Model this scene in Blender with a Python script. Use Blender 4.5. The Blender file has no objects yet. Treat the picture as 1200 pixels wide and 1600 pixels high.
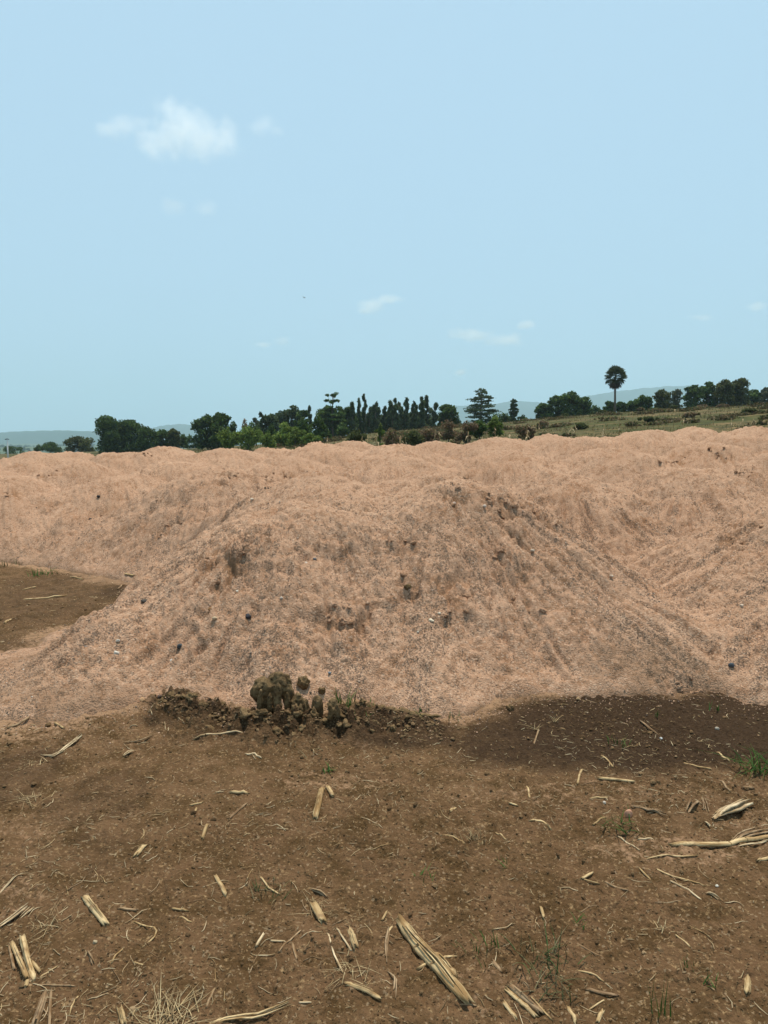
import bpy, math, random
import numpy as np
from mathutils import Vector, Matrix

sc = bpy.context.scene
COL = sc.collection
R = math.radians

# ------------------------------------------------------------------ camera
EYE, FPX, CX, CY, HOR = 1.6, 1155.0, 600.0, 800.0, 688.0
PITCH = math.atan((CY - HOR) / FPX)
cd = bpy.data.cameras.new("camera")
cam = bpy.data.objects.new("camera", cd)
COL.objects.link(cam)
cd.sensor_fit = 'VERTICAL'; cd.sensor_height = 36.0
cd.lens = FPX / 1600 * 36
cd.clip_start = 0.05; cd.clip_end = 40000
cam.location = (0, 0, EYE)
cam.rotation_euler = (math.pi / 2 - PITCH, 0, 0)
sc.camera = cam

# ------------------------------------------------------------------ sky, sun, exposure
SUN_EL, SUN_AZ = R(74), R(16)            # azimuth from +Y towards +X
w = bpy.data.worlds.new("World"); sc.world = w; w.use_nodes = True
nt = w.node_tree; nt.nodes.clear()
out = nt.nodes.new('ShaderNodeOutputWorld'); bg = nt.nodes.new('ShaderNodeBackground')
sky = nt.nodes.new('ShaderNodeTexSky'); sky.sky_type = 'NISHITA'; sky.sun_disc = False
sky.sun_elevation = SUN_EL; sky.sun_rotation = SUN_AZ
sky.air_density = 1.0; sky.dust_density = 1.2; sky.ozone_density = 2.0
mixs = nt.nodes.new('ShaderNodeMix'); mixs.data_type = 'RGBA'
mixs.inputs[0].default_value = 0.90
mixs.inputs[7].default_value = (3.82, 5.58, 6.95, 1)      # evenly milky humid air
nt.links.new(sky.outputs[0], mixs.inputs[6]); nt.links.new(mixs.outputs[2], bg.inputs[0])
bg.inputs[1].default_value = 0.13
nt.links.new(bg.outputs[0], out.inputs[0])
sl = bpy.data.lights.new("sun", 'SUN'); sl.energy = 4.9; sl.angle = R(0.6); sl.color = (1.0, 0.91, 0.78)
so = bpy.data.objects.new("sun", sl); COL.objects.link(so)
sdir = Vector((math.sin(SUN_AZ) * math.cos(SUN_EL), math.cos(SUN_AZ) * math.cos(SUN_EL), math.sin(SUN_EL)))
so.rotation_euler = sdir.to_track_quat('Z', 'Y').to_euler(); so.location = (0, 0, 30)
sc.view_settings.view_transform = 'Standard'; sc.view_settings.look = 'None'
sc.view_settings.exposure = 0.0; sc.view_settings.gamma = 1.0
sc.cycles.max_bounces = 6; sc.cycles.diffuse_bounces = 3; sc.cycles.volume_bounces = 4
sc.cycles.use_denoising = True
sc.cycles.transparent_max_bounces = 12
sc.cycles.volume_step_rate = 1.0; sc.cycles.volume_max_steps = 128

# ------------------------------------------------------------------ pixel helpers (photograph 1200 x 1600)
cp, sp = math.cos(PITCH), math.sin(PITCH)
def ray(px, py):
    u, v = (px - CX) / FPX, (CY - py) / FPX
    return np.array([u, cp + v * sp, -sp + v * cp])
def at(px, py, Y):                         # point of that line of sight at forward distance Y
    d = ray(px, py); t = Y / d[1]
    return np.array([d[0] * t, Y, EYE + d[2] * t])

# ------------------------------------------------------------------ noise
def _h(ix, iy, s):
    n = (ix.astype(np.int64) * 374761393 + iy.astype(np.int64) * 668265263 + s * 1442695041) & 0xFFFFFFFF
    n = ((n ^ (n >> 13)) * 1274126177) & 0xFFFFFFFF
    n = ((n ^ (n >> 16)) * 2246822519) & 0xFFFFFFFF
    return ((n ^ (n >> 15)) & 0xFFFFFF) / float(0xFFFFFF)
def vn(x, y, s=0):                         # value noise -1..1
    xf = np.floor(x); yf = np.floor(y); fx = x - xf; fy = y - yf
    fx = fx * fx * fx * (fx * (fx * 6 - 15) + 10); fy = fy * fy * fy * (fy * (fy * 6 - 15) + 10)
    a = _h(xf, yf, s); b = _h(xf + 1, yf, s); c = _h(xf, yf + 1, s); d = _h(xf + 1, yf + 1, s)
    return ((a + (b - a) * fx) * (1 - fy) + (c + (d - c) * fx) * fy) * 2 - 1
def fbm(x, y, s=0, o=4, g=0.5):
    t = 0; a = 1.0; k = 0
    for i in range(o):
        ca, sa = math.cos(0.6 + i), math.sin(0.6 + i)
        t = t + a * vn((x * ca - y * sa) * 2 ** i + 17.3 * i, (x * sa + y * ca) * 2 ** i - 9.1 * i, s + i); k += a; a *= g
    return t / k
def worley(x, y, s=0):
    xf = np.floor(x); yf = np.floor(y); best = np.full_like(x, 9.0)
    for i in (-1, 0, 1):
        for j in (-1, 0, 1):
            cx = xf + i; cy = yf + j
            d = (cx + _h(cx, cy, s) - x) ** 2 + (cy + _h(cx, cy, s + 7) - y) ** 2
            best = np.minimum(best, d)
    return np.sqrt(best)
def sstep(a, b, x):
    t = np.clip((x - a) / (b - a), 0, 1); return t * t * (3 - 2 * t)

# ------------------------------------------------------------------ terrain
GA = np.array([-1.4, -.52, -.35, -.26, -.17, -.08, 0, .09, .17, .30, .42, .52, 1.4])
GZ = np.array([-2.5, -1.6, -.8, -.3, .6, 1.8, 2.9, 3.7, 4.5, 5.8, 6.3, 6.6, 7.1])
def terrain(x, y):
    r = np.sqrt(x * x + y * y); a = np.clip(x / np.maximum(y, 1e-3), -1.4, 1.4)
    a = np.where(y < 0.3 * np.abs(x), np.sign(x) * 1.4, a)
    g = np.interp(a, GA, GZ)
    up = sstep(22, 125, r)
    z = g * up * (1 - sstep(170, 420, r)) + (-18) * sstep(160, 700, r)
    z = z + sstep(24, 60, r) * 0.18 * fbm(x * .06, y * .14, 3, 3) + sstep(300, 900, r) * 6 * fbm(x * .002, y * .002, 4, 3)
    return z

def gpt(px, py):                           # where that line of sight meets the flat near ground
    d = ray(px, py); t = -EYE / d[2]
    return d[0] * t, d[1] * t
RIDGE = [gpt(*p) for p in [(262, 1104), (300, 1122), (350, 1138), (420, 1150), (500, 1150), (560, 1138), (620, 1138), (690, 1146)]]
RIDGE_H = [.055, .075, .07, .08, .085, .08, .05, .015]
def segdist(x, y, P, vals=None):
    best = np.full_like(x, 1e9, dtype=float); val = np.zeros_like(x)
    for i in range(len(P) - 1):
        (ax, ay), (bx, by) = P[i], P[i + 1]
        dx, dy = bx - ax, by - ay; L = dx * dx + dy * dy
        t = np.clip(((x - ax) * dx + (y - ay) * dy) / L, 0, 1)
        d = np.hypot(x - ax - t * dx, y - ay - t * dy)
        if vals is not None: val = np.where(d < best, vals[i] * (1 - t) + vals[i + 1] * t, val)
        best = np.minimum(best, d)
    return best, val
def near_h(x, y):                          # soil surface relief
    z = 0.022 * fbm(x * .9, y * .9, 11, 3) + 0.010 * fbm(x * 5, y * 5, 12, 3)
    c = 1 - np.clip(worley(x * 17, y * 17, 13) * 1.25, 0, 1)
    m = sstep(-.15, .45, fbm(x * 1.7, y * 1.7, 14, 2))
    z += 0.016 * c * (0.3 + m) + .010 * fbm(x * 9, y * 9, 17, 3)
    c2 = 1 - np.clip(worley(x * 48, y * 48, 15) * 1.2, 0, 1)
    z += 0.0055 * c2 + 0.004 * vn(x * 70, y * 70, 16)
    z -= .012 * sstep(.26, .08, worley(x * 1.9, y * 1.9, 21)) + .007 * sstep(.0, -.25, np.abs(vn(x * 3.1, y * 3.1, 22)) - .25)
    d, hh = segdist(x, y, RIDGE, RIDGE_H)
    k = np.exp(-(d / .20) ** 2)
    lump = 1 - np.clip(worley(x * 9, y * 9, 18) * 1.3, 0, 1)
    lump2 = 1 - np.clip(worley(x * 22, y * 22, 19) * 1.3, 0, 1)
    z += k * hh * (0.30 + 1.2 * lump + .7 * lump2)
    return z
def ground_h(x, y):
    r = np.sqrt(x * x + y * y)
    return terrain(x, y) + near_h(x, y) * (1 - sstep(20, 30, r))
def gh(x, y):
    return float(ground_h(np.array([x * 1.0]), np.array([y * 1.0]))[0])

# ------------------------------------------------------------------ heaps
# px, py, distance, slope, roundness, label
H_ = [
 (694, 750, 6.35, .62, .45, "big front sand heap with a crumbled scarp along its top right crest"),
 (488, 771, 6.15, .60, .50, "front sand heap with dark clod scars down its left flank, joined to the biggest heap"),
 (516, 731, 8.4, .62, .55, "low rounded sand heap peeping over the front left heap"),
 (672, 728, 8.9, .62, .55, "rounded sand heap directly behind the scarred crest of the biggest heap"),
 (884, 731, 9.0, .62, .55, "wide domed sand heap right of the biggest heap's scarred crest"),
 (1330, 745, 6.5, .62, .45, "sand heap cut by the right edge of the photo, nearest on that side"),
 (1070, 722, 9.2, .60, .50, "broad sand heap behind the V shaped valley on the right"),
 (1215, 700, 10.6, .60, .50, "tall sand heap with dark pits near the right edge, behind the nearest right heap"),
 (14, 742, 11.9, .50, .60, "sand heap with reddish scars at the far left above the bare soil bay"),
 (186, 741, 11.9, .50, .60, "sand heap directly above the tip of the bare soil bay"),
 (345, 724, 10.4, .60, .55, "sand heap between the soil bay and the front left heap, long smooth flank"),
 (120, 717, 14.0, .6, .7, "middle row sand heap with a reddish scarp on its left shoulder"),
 (285, 714, 13.6, .6, .7, "middle row sand heap below the gap between the two dark tree clumps"),
 (445, 708, 13.0, .6, .7, "middle row sand heap below the bright green shrubs"),
 (610, 706, 12.6, .6, .7, "middle row sand heap below the eucalyptus row"),
 (790, 704, 13.0, .6, .7, "middle row sand heap below the layered conifer"),
 (960, 697, 13.0, .6, .7, "middle row sand heap below the palmyra palm"),
 (1110, 688, 13.6, .6, .7, "middle row sand heap below the big tree clump on the right"),
 (60, 705, 17.5, .55, .8, "skyline sand heap just right of the white post"),
 (104, 703, 21.0, .55, .8, "skyline sand heap below the low round dark bush"),
 (205, 702, 18.0, .55, .8, "skyline sand heap below the tall dark tree clump on the left"),
 (266, 695, 20.0, .6, .8, "peaked skyline sand heap at the right end of the left tree clump"),
 (352, 697, 18.0, .55, .8, "skyline sand heap below the dark tree with bright shrubs beside it"),
 (430, 697, 21.5, .55, .8, "flat skyline sand heap in front of the bright green shrubs"),
 (500, 691, 18.0, .55, .8, "skyline sand heap just left of the flat tiered tree's foot"),
 (556, 688, 22.0, .55, .8, "skyline sand heap below the left end of the eucalyptus row"),
 (620, 691, 18.0, .55, .8, "skyline sand heap below the middle of the eucalyptus row"),
 (688, 686, 20.0, .55, .8, "skyline sand heap in front of the red brown scrub"),
 (785, 680, 18.5, .6, .75, "round topped skyline sand heap just right of the bright green bush"),
 (860, 676, 21.5, .6, .8, "skyline sand heap below the dark trees left of the palm"),
 (914, 680, 17.0, .55, .8, "low skyline sand heap between two higher ones, left of the palm"),
 (957, 679, 20.0, .55, .8, "skyline sand heap straight below the palm trunk"),
 (1013, 667, 17.5, .6, .75, "high rounded skyline sand heap right of the palm"),
 (1084, 667, 20.0, .6, .8, "high skyline sand heap second from the right"),
 (1168, 664, 17.0, .6, .8, "highest skyline sand heap, at the right edge"),
 (-70, 712, 15.5, .55, .7, "sand heap whose flank enters at the left edge of the photo"),
 (1290, 662, 18.5, .6, .8, "sand heap beyond the right edge of the photo"),
 (-130, 725, 11.5, .55, .6, "sand heap beyond the left edge of the photo"),
 (1480, 690, 10.5, .6, .6, "farther sand heap beyond the right edge of the photo"),
]
HEAPS = []
for (px, py, d, s, a, lab) in H_:
    p = at(px, py, d); HEAPS.append((p[0], d, p[2], s, a, lab))
# thin skirts of washed-out sand, part of an existing heap: px, py, height, radius, owner
SK = [(150, 1062, .13, 1.05, 1), (40, 1075, .10, .8, 1), (300, 1085, .10, .7, 1), (20, 1120, .05, .5, 1), (600, 1085, .12, .6, 0), (880, 1075, .14, .8, 0),
      (1040, 1060, .2, .9, 0), (1180, 1075, .16, .8, 5), (130, 990, .10, .45, 1), (1130, 1080, .1, .5, 5)]
SKIRT = [(*gpt(px, py), h, rr, o) for (px, py, h, rr, o) in SK]
SCARS = []                                  # disturbed patches: pixel polyline, distance guess, radius
FRONT = [gpt(*p) for p in [(-900, 1135), (-300, 1132), (0, 1130), (120, 1127), (250, 1108), (330, 1114), (400, 1122), (480, 1112), (560, 1100), (620, 1122), (680, 1134), (735, 1124), (785, 1100),
    (860, 1092), (950, 1095), (1050, 1090), (1120, 1086), (1160, 1102), (1200, 1108), (1500, 1112), (2300, 1130)]]
BAY = [gpt(*p) for p in [(-900, 1010), (0, 1020), (50, 1012), (70, 990), (150, 974), (200, 956), (217, 940), (204, 914), (130, 898), (60, 888), (0, 880), (-900, 868)]]
def toe_dist(x, y):                        # metres inside the outline of the whole dump
    d1, _ = segdist(x, y, FRONT); fx = np.array([p[0] for p in FRONT]); fy = np.array([p[1] for p in FRONT])
    d1 = np.where(y > np.interp(x, fx, fy), d1, -d1)
    d2, _ = segdist(x, y, BAY)
    ins = np.zeros(x.shape, bool)
    for i in range(len(BAY)):
        (ax, ay), (bx, by) = BAY[i], BAY[(i + 1) % len(BAY)]
        c = ((ay > y) != (by > y)) & (x < (bx - ax) * (y - ay) / (by - ay + 1e-12) + ax); ins ^= c
    d2 = np.where(ins, -d2, d2)
    return np.minimum(d1, d2) + .05 * fbm(x * 2.5, y * 2.5, 33, 3)
def pile_raw(x, y):
    K = 0.05
    n = len(HEAPS); best = np.full_like(x, -9.0); own = np.zeros(x.shape, np.int32); acc = np.zeros_like(x)
    second = np.full_like(x, -9.0); cs = []
    wob = 0.22 * fbm(x * .9, y * .9, 31, 2); wob2 = 0.22 * fbm(x * .9, y * .9, 41, 2)
    for i, (ax, ay, h, s, a, _) in enumerate(HEAPS):
        dx, dy = x - ax + wob, y - ay + wob2
        d = np.sqrt(dx * dx + dy * dy + a * a) - a
        z = h - s * d
        near = (dx * dx + dy * dy) < 30
        z = np.where(near, z, -9)
        # skirts belong to the owner
        second = np.where(z > best, best, np.maximum(second, z))
        own = np.where(z > best, i, own); best = np.maximum(best, z)
        acc += np.exp(np.clip(z / K, -60, 60))
    z = K * np.log(acc + 1e-30)
    gap = np.clip(best - second, 0, 1)
    low = -0.16 + 0.0 * x                      # toe flattening
    zz = 0.11 * np.log1p(np.exp(np.clip(z / 0.11, -30, 60))) - 0.035
    for (sx, sy, h, rr, o) in SKIRT:
        d = np.hypot(x - sx + wob, (y - sy) * 1.3 + wob2) / rr
        b = h * np.exp(-d * d * 1.2) 
        zz = zz + b * sstep(.5, .1, zz)
        own = np.where((b > .03) & (best < .08), o, own)
    d = toe_dist(x, y)
    zz = np.maximum(zz, .05 * sstep(0, .35, d))
    thin = 1 - .86 * sstep(-1.55, -2.5, x) * sstep(7.2, 6.3, y)
    cap = np.where(d > 0, .035 * sstep(0, .12, d) + thin * (.60 * np.maximum(d - .03, 0) + .10 * d * d), .35 * d)
    k = .06; hh = np.clip(.5 + .5 * (cap - zz) / k, 0, 1)
    zz = cap + (zz - cap) * hh - k * hh * (1 - hh) * .5
    return zz, own, gap
def scar_field(x, y):
    s = np.zeros_like(x)
    for (cx, cy, rx, ry, ang, k) in SCAR_W:
        ca, sa = math.cos(ang), math.sin(ang)
        u = ((x - cx) * ca + (y - cy) * sa) / rx; v = (-(x - cx) * sa + (y - cy) * ca) / ry
        s = np.maximum(s, k * np.exp(-(u * u + v * v) * 1.1))
    return s
SCAR_W = []
def pile_h(x, y, detail=True):
    z, own, gap = pile_raw(x, y)
    r = np.hypot(x, y)
    ax = np.array([h[0] for h in HEAPS])[own]; ay = np.array([h[1] for h in HEAPS])[own]
    th = np.arctan2(y - ay, x - ax); rr = np.hypot(x - ax, y - ay)
    up = sstep(0.0, .25, z)
    gw = sstep(0.0, .12, gap)
    run = vn(th * 9 + vn(x * 2, y * 2, 51) * .5, rr * .9 + own * 7.7, 52) * .6 + vn(th * 23 + vn(x * 3, y * 3, 53) * .6, rr * 1.4 + own * 3.1, 54) * .4
    run2 = vn(th * 48, rr * 2.2 + own * 5.3, 55)
    flank = sstep(.25, 1.0, rr)
    sm = sstep(.42, .62, fbm(x * 1.7, y * 2.3, 74, 4)) * up  # random small scars, their darker colour stands in for shadows of small lumps
    sc_ = np.maximum(scar_field(x, y), .55 * sm)
    z = z + up * (0.075 * fbm(x * 1.3, y * 1.3, 56, 3) + .028 * fbm(x * 4.5, y * 4.5, 57, 4))
    z = z + gw * flank * up * (0.046 * run + 0.028 * run2 * (.4 + .6 * sstep(-.2, .5, vn(x * .8, y * .8, 58))))
    pit = sstep(.18, .02, worley(x * 3.1, y * 3.1, 61)) * sstep(.0, .35, vn(x * .9, y * .9, 62))
    z = z - .045 * pit * up
    e = .45 + .55 * up
    z = z + e * (0.013 * (1 - np.clip(worley(x * 14, y * 14, 63) * 1.3, 0, 1)) * (1 + vn(x * 2, y * 2, 64)) + .010 * vn(x * 27, y * 27, 65) + .007 * vn(x * 60, y * 60, 66))
    # disturbed, clodded patches
    L = 1 - np.clip(worley(x * 9 + .3 * vn(x * 6, y * 6, 70), y * 7, 67) * 1.35, 0, 1)
    L2 = 1 - np.clip(worley(x * 20, y * 20, 68) * 1.3, 0, 1)
    bite = sstep(-.02, .07, fbm(x * 3.6, y * 5.0, 69, 4) + .1) - .5
    bite2 = sstep(-.02, .08, fbm(x * 9, y * 11, 73, 3)) - .5
    everywhere = up * sstep(-.5, .4, fbm(x * .8, y * .8, 76, 2)) * .8
    z = z + everywhere * (.030 * bite + .018 * bite2 + .014 * (L - .5))
    z = z + sc_ * (0.07 * (L - .5) + .03 * (L2 - .4) + .055 * bite + .028 * bite2)
    return z, own, sc_, up
# scars: find their ground position by marching the line of sight into the heaps
def march(px, py, y0=3.4, y1=26):
    Y = np.arange(y0, y1, .02); d = ray(px, py); t = Y / d[1]
    x = d[0] * t; zr = EYE + d[2] * t
    zz, _, _ = pile_raw(x, Y)
    hit = np.nonzero(zz > zr)[0]
    if len(hit) == 0: return None
    return float(x[hit[0]]), float(Y[hit[0]])
for (x0, y0, x1, y1, wpx, k) in [
    (335, 885, 352, 850, 14, 1.0), (352, 905, 380, 862, 14, 1.0), (300, 905, 330, 860, 8, .7), (372, 850, 392, 835, 10, .6), (395, 860, 402, 845, 6, .5),
    (680, 752, 745, 757, 8, .9), (745, 757, 800, 788, 9, 1.0), (800, 788, 862, 812, 9, 1.0), (690, 785, 720, 775, 7, .6), (760, 775, 790, 800, 6, .6),
    (510, 985, 535, 960, 8, .55), (540, 985, 575, 950, 8, .55), (395, 775, 430, 742, 7, .6), (440, 740, 460, 738, 6, .7), (345, 760, 372, 742, 5, .5),
    (625, 912, 645, 925, 6, .4), (690, 960, 740, 950, 9, .3), (1035, 724, 1065, 716, 7, .9), (1110, 700, 1140, 720, 6, .7), (1150, 735, 1175, 750, 7, .5),
    (5, 775, 30, 772, 8, 1.0), (55, 745, 90, 738, 8, .9), (80, 790, 90, 785, 6, .6), (228, 712, 240, 712, 5, .8), (240, 835, 285, 815, 6, .4), (150, 800, 190, 790, 6, .35),
    (990, 1070, 1090, 1075, 14, .4), (800, 930, 850, 960, 9, .35), (1100, 860, 1190, 840, 10, .3), (610, 840, 640, 850, 7, .4), (780, 860, 800, 880, 6, .5)]:
    a = march(x0, y0); b = march(x1, y1)
    if a is None or b is None: continue
    cx, cy = (a[0] + b[0]) / 2, (a[1] + b[1]) / 2
    L = math.hypot(b[0] - a[0], b[1] - a[1]) / 2 + .03
    SCAR_W.append((cx, cy, max(L, .09) * 1.25, max(wpx / FPX * cy * 1.7, .09), math.atan2(b[1] - a[1], b[0] - a[0]), k))

def pile_z(x, y):
    return float(pile_h(np.array([x * 1.0]), np.array([y * 1.0]))[0][0]) - .015
def surf(px, py):                          # first surface met: heap or soil
    m = march(px, py, 3.0, 26)
    g = gpt(px, py)
    if m is not None and m[1] < g[1]:
        return m[0], m[1], max(pile_z(*m), gh(*m))
    return g[0], g[1], gh(*g)

# ------------------------------------------------------------------ mesh plumbing
def np_mesh(name, V, F, smooth=True, colors=None, attrs=None):
    V = np.asarray(V, np.float32); F = np.asarray(F, np.int32)
    me = bpy.data.meshes.new(name); k = F.shape[1]; n = len(F)
    me.vertices.add(len(V)); me.vertices.foreach_set('co', V.ravel())
    me.loops.add(n * k); me.loops.foreach_set('vertex_index', F.ravel())
    me.polygons.add(n); me.polygons.foreach_set('loop_start', np.arange(0, n * k, k, dtype=np.int32))
    me.polygons.foreach_set('use_smooth', np.full(n, smooth, bool))
    if colors is not None:
        a = me.color_attributes.new('col', 'FLOAT_COLOR', 'POINT')
        c = np.ones((len(V), 4), np.float32); c[:, :3] = colors; a.data.foreach_set('color', c.ravel())
    for kx, v in (attrs or {}).items():
        a = me.attributes.new(kx, 'FLOAT', 'POINT'); a.data.foreach_set('value', np.asarray(v, np.float32))
    me.update(calc_edges=True); me.validate()
    return me
def put(name, me, mat, parent=None, loc=(0, 0, 0), **tags):
    o = bpy.data.objects.new(name, me); COL.objects.link(o)
    if mat is not None and me is not None and not me.materials: me.materials.append(mat)
    o.location = loc
    if parent is not None: o.parent = parent
    for k, v in tags.items():
        if v: o[k] = v
    return o
def empty(name, loc, **tags):
    o = bpy.data.objects.new(name, None); COL.objects.link(o); o.location = loc; o.empty_display_size = .1
    for k, v in tags.items():
        if v: o[k] = v
    return o

# ------------------------------------------------------------------ materials
class NT:
    def __init__(s, name, rough=.9):
        s.m = bpy.data.materials.new(name); s.m.use_nodes = True; s.t = s.m.node_tree
        s.b = s.t.nodes['Principled BSDF']; s.b.inputs['Roughness'].default_value = rough
        s.b.inputs['Specular IOR Level'].default_value = .08
    def n(s, ty, **kw):
        nd = s.t.nodes.new(ty)
        for k, v in kw.items(): setattr(nd, k, v)
        return nd
    def l(s, a, b): s.t.links.new(a, b)
    def pos(s): return s.n('ShaderNodeNewGeometry').outputs['Position']
    def obj(s): return s.n('ShaderNodeTexCoord').outputs['Object']
    def noise(s, vec, scale, detail=3, rough=.5, stretch=None):
        if stretch:
            mp = s.n('ShaderNodeMapping'); mp.inputs['Scale'].default_value = stretch; s.l(vec, mp.inputs[0]); vec = mp.outputs[0]
        nd = s.n('ShaderNodeTexNoise'); s.l(vec, nd.inputs['Vector']); nd.inputs['Scale'].default_value = scale
        nd.inputs['Detail'].default_value = detail; nd.inputs['Roughness'].default_value = rough
        return nd.outputs['Fac']
    def vor(s, vec, scale, out='Distance', feature='F1'):
        nd = s.n('ShaderNodeTexVoronoi', feature=feature); s.l(vec, nd.inputs['Vector']); nd.inputs['Scale'].default_value = scale
        return nd.outputs[out]
    def ramp(s, f, stops):
        nd = s.n('ShaderNodeValToRGB'); s.l(f, nd.inputs[0]); e = nd.color_ramp.elements
        while len(e) < len(stops): e.new(.5)
        for i, (p, c) in enumerate(stops):
            e[i].position = p; e[i].color = (*c, 1) if not isinstance(c, (int, float)) else (c, c, c, 1)
        return nd.outputs[0]
    def mix(s, f, a, b, blend='MIX'):
        nd = s.n('ShaderNodeMix', data_type='RGBA', blend_type=blend)
        for i, v in ((0, f), (6, a), (7, b)):
            if hasattr(v, 'links'): s.l(v, nd.inputs[i])
            elif i == 0: nd.inputs[0].default_value = v
            else: nd.inputs[i].default_value = (*v, 1)
        return nd.outputs[2]
    def math(s, op, a, b=0):
        nd = s.n('ShaderNodeMath', operation=op)
        for i, v in ((0, a), (1, b)):
            if hasattr(v, 'links'): s.l(v, nd.inputs[i])
            else: nd.inputs[i].default_value = v
        return nd.outputs[0]
    def attr(s, name, out='Fac'):
        nd = s.n('ShaderNodeAttribute'); nd.attribute_name = name; return nd.outputs[out]
    def rnd(s): return s.n('ShaderNodeObjectInfo').outputs['Random']
    def bump(s, h, strength, dist, normal=None):
        nd = s.n('ShaderNodeBump'); nd.inputs['Strength'].default_value = strength; nd.inputs['Distance'].default_value = dist
        s.l(h, nd.inputs['Height'])
        if normal is not None: s.l(normal, nd.inputs['Normal'])
        return nd.outputs[0]
    def fin(s, col, nrm=None):
        if hasattr(col, 'links'): s.l(col, s.b.inputs['Base Color'])
        else: s.b.inputs['Base Color'].default_value = (*col, 1)
        if nrm is not None: s.l(nrm, s.b.inputs['Normal'])
        return s.m

def sand_material():
    m = NT('crushed_sand', .95); P = m.pos()
    big = m.noise(P, 1.1, 4, .55)
    c = m.mix(m.ramp(big, [(.35, 0), (.68, 1)]), (.402, .242, .152), (.475, .293, .188))
    fine = m.noise(P, 62, 3, .75)
    c = m.mix(m.ramp(fine, [(.34, .75), (.44, 0)]), c, (.185, .100, .055))
    mid = m.noise(P, 17, 4, .7); c = m.mix(m.ramp(mid, [(.34, .55), (.50, 0)]), c, (.24, .125, .064))
    patch = m.noise(P, 2.6, 6, .72); c = m.mix(m.ramp(patch, [(.52, 0), (.68, .62)]), c, (.27, .135, .068))
    lump = m.noise(P, 7.5, 4, .8); c = m.mix(m.ramp(lump, [(.36, .6), (.46, 0)]), c, (.20, .10, .05))  # with the two lines above: shading of small lumps put into the colour
    gr = m.vor(P, 95, 'Color')                                    # grain to grain colour
    sp_ = m.n('ShaderNodeSeparateColor'); m.l(gr, sp_.inputs[0])
    c = m.mix(m.math('MULTIPLY', m.ramp(sp_.outputs[0], [(.86, 0), (.92, 1)]), .4), c, (.60, .43, .31))
    dk = m.noise(P, 1.6, 3, .6)                                   # where dark chips gather
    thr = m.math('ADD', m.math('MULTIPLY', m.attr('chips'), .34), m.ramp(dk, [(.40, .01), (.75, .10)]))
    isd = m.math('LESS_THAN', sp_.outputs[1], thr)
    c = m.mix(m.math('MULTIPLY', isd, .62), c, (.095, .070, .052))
    c = m.mix(m.math('MULTIPLY', m.attr('scar'), .85), c, (.27, .145, .076))
    c = m.mix(m.attr('dirt'), c, (.15, .09, .05))
    h = m.math('ADD', m.noise(P, 38, 4, .75), m.math('MULTIPLY', m.vor(P, 95), -.5))
    n1 = m.bump(h, .9, .012)
    return m.fin(c, m.bump(m.noise(P, 190, 2, .6), .5, .004, n1))
M_sand = sand_material()

def ground_material():
    m = NT('bare_soil', .95); P = m.pos()
    b1 = m.noise(P, .8, 4, .6); b2 = m.noise(P, 6, 5, .65); b3 = m.noise(P, 60, 4, .7)
    c = m.mix(m.ramp(b1, [(.33, 0), (.70, 1)]), (.116, .064, .031), (.164, .094, .047))
    c = m.mix(m.ramp(b2, [(.38, 1), (.58, 0)]), c, (.082, .046, .019))
    c = m.mix(m.ramp(b3, [(.56, 0), (.70, 1)]), c, (.31, .20, .10))
    v = m.vor(P, 130, 'Color'); s2 = m.n('ShaderNodeSeparateColor'); m.l(v, s2.inputs[0])
    c = m.mix(m.math('MULTIPLY', m.ramp(s2.outputs[0], [(.965, 0), (.98, 1)]), .5), c, (.32, .23, .14))
    sand = m.ramp(m.math('ADD', m.attr('sand'), m.math('MULTIPLY', m.math('SUBTRACT', m.noise(P, 26, 5, .75), .5), 1.7)), [(.34, 0), (.62, .85)])
    c = m.mix(sand, c, (.33, .20, .115))
    damp = m.ramp(m.math('ADD', m.attr('damp'), m.math('MULTIPLY', m.math('SUBTRACT', m.noise(P, 8, 6, .75), .5), 1.1)), [(.18, 0), (.88, 1)])
    c = m.mix(m.math('MULTIPLY', damp, 1.0), c, m.mix(m.ramp(b3, [(.35, 0), (.68, 1)]), (.030, .017, .009), (.064, .038, .020)))
    # the dry field behind
    fs = m.noise(P, .09, 5, .7, (1, 3.5, 1)); ff = m.noise(P, .9, 5, .7, (1, 2.0, 1))
    f = m.mix(m.ramp(fs, [(.44, 0), (.56, 1)]), (.078, .080, .022), (.215, .145, .068))
    f = m.mix(m.ramp(ff, [(.42, 1), (.60, 0)]), f, (.045, .045, .017))
    c = m.mix(m.attr('field'), c, f)
    far = m.mix(m.ramp(m.noise(P, .004, 5, .6, (1, 2, 1)), [(.40, 0), (.62, 1)]), (.035, .060, .030), (.11, .13, .06))
    c = m.mix(m.attr('far'), c, far)
    h = m.math('ADD', m.noise(P, 45, 5, .78), m.math('MULTIPLY', m.vor(P, 75), -.6))
    n1 = m.bump(h, .85, .012)
    return m.fin(c, m.bump(m.noise(P, 220, 2, .6), .5, .003, n1))
M_ground = ground_material()

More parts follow.
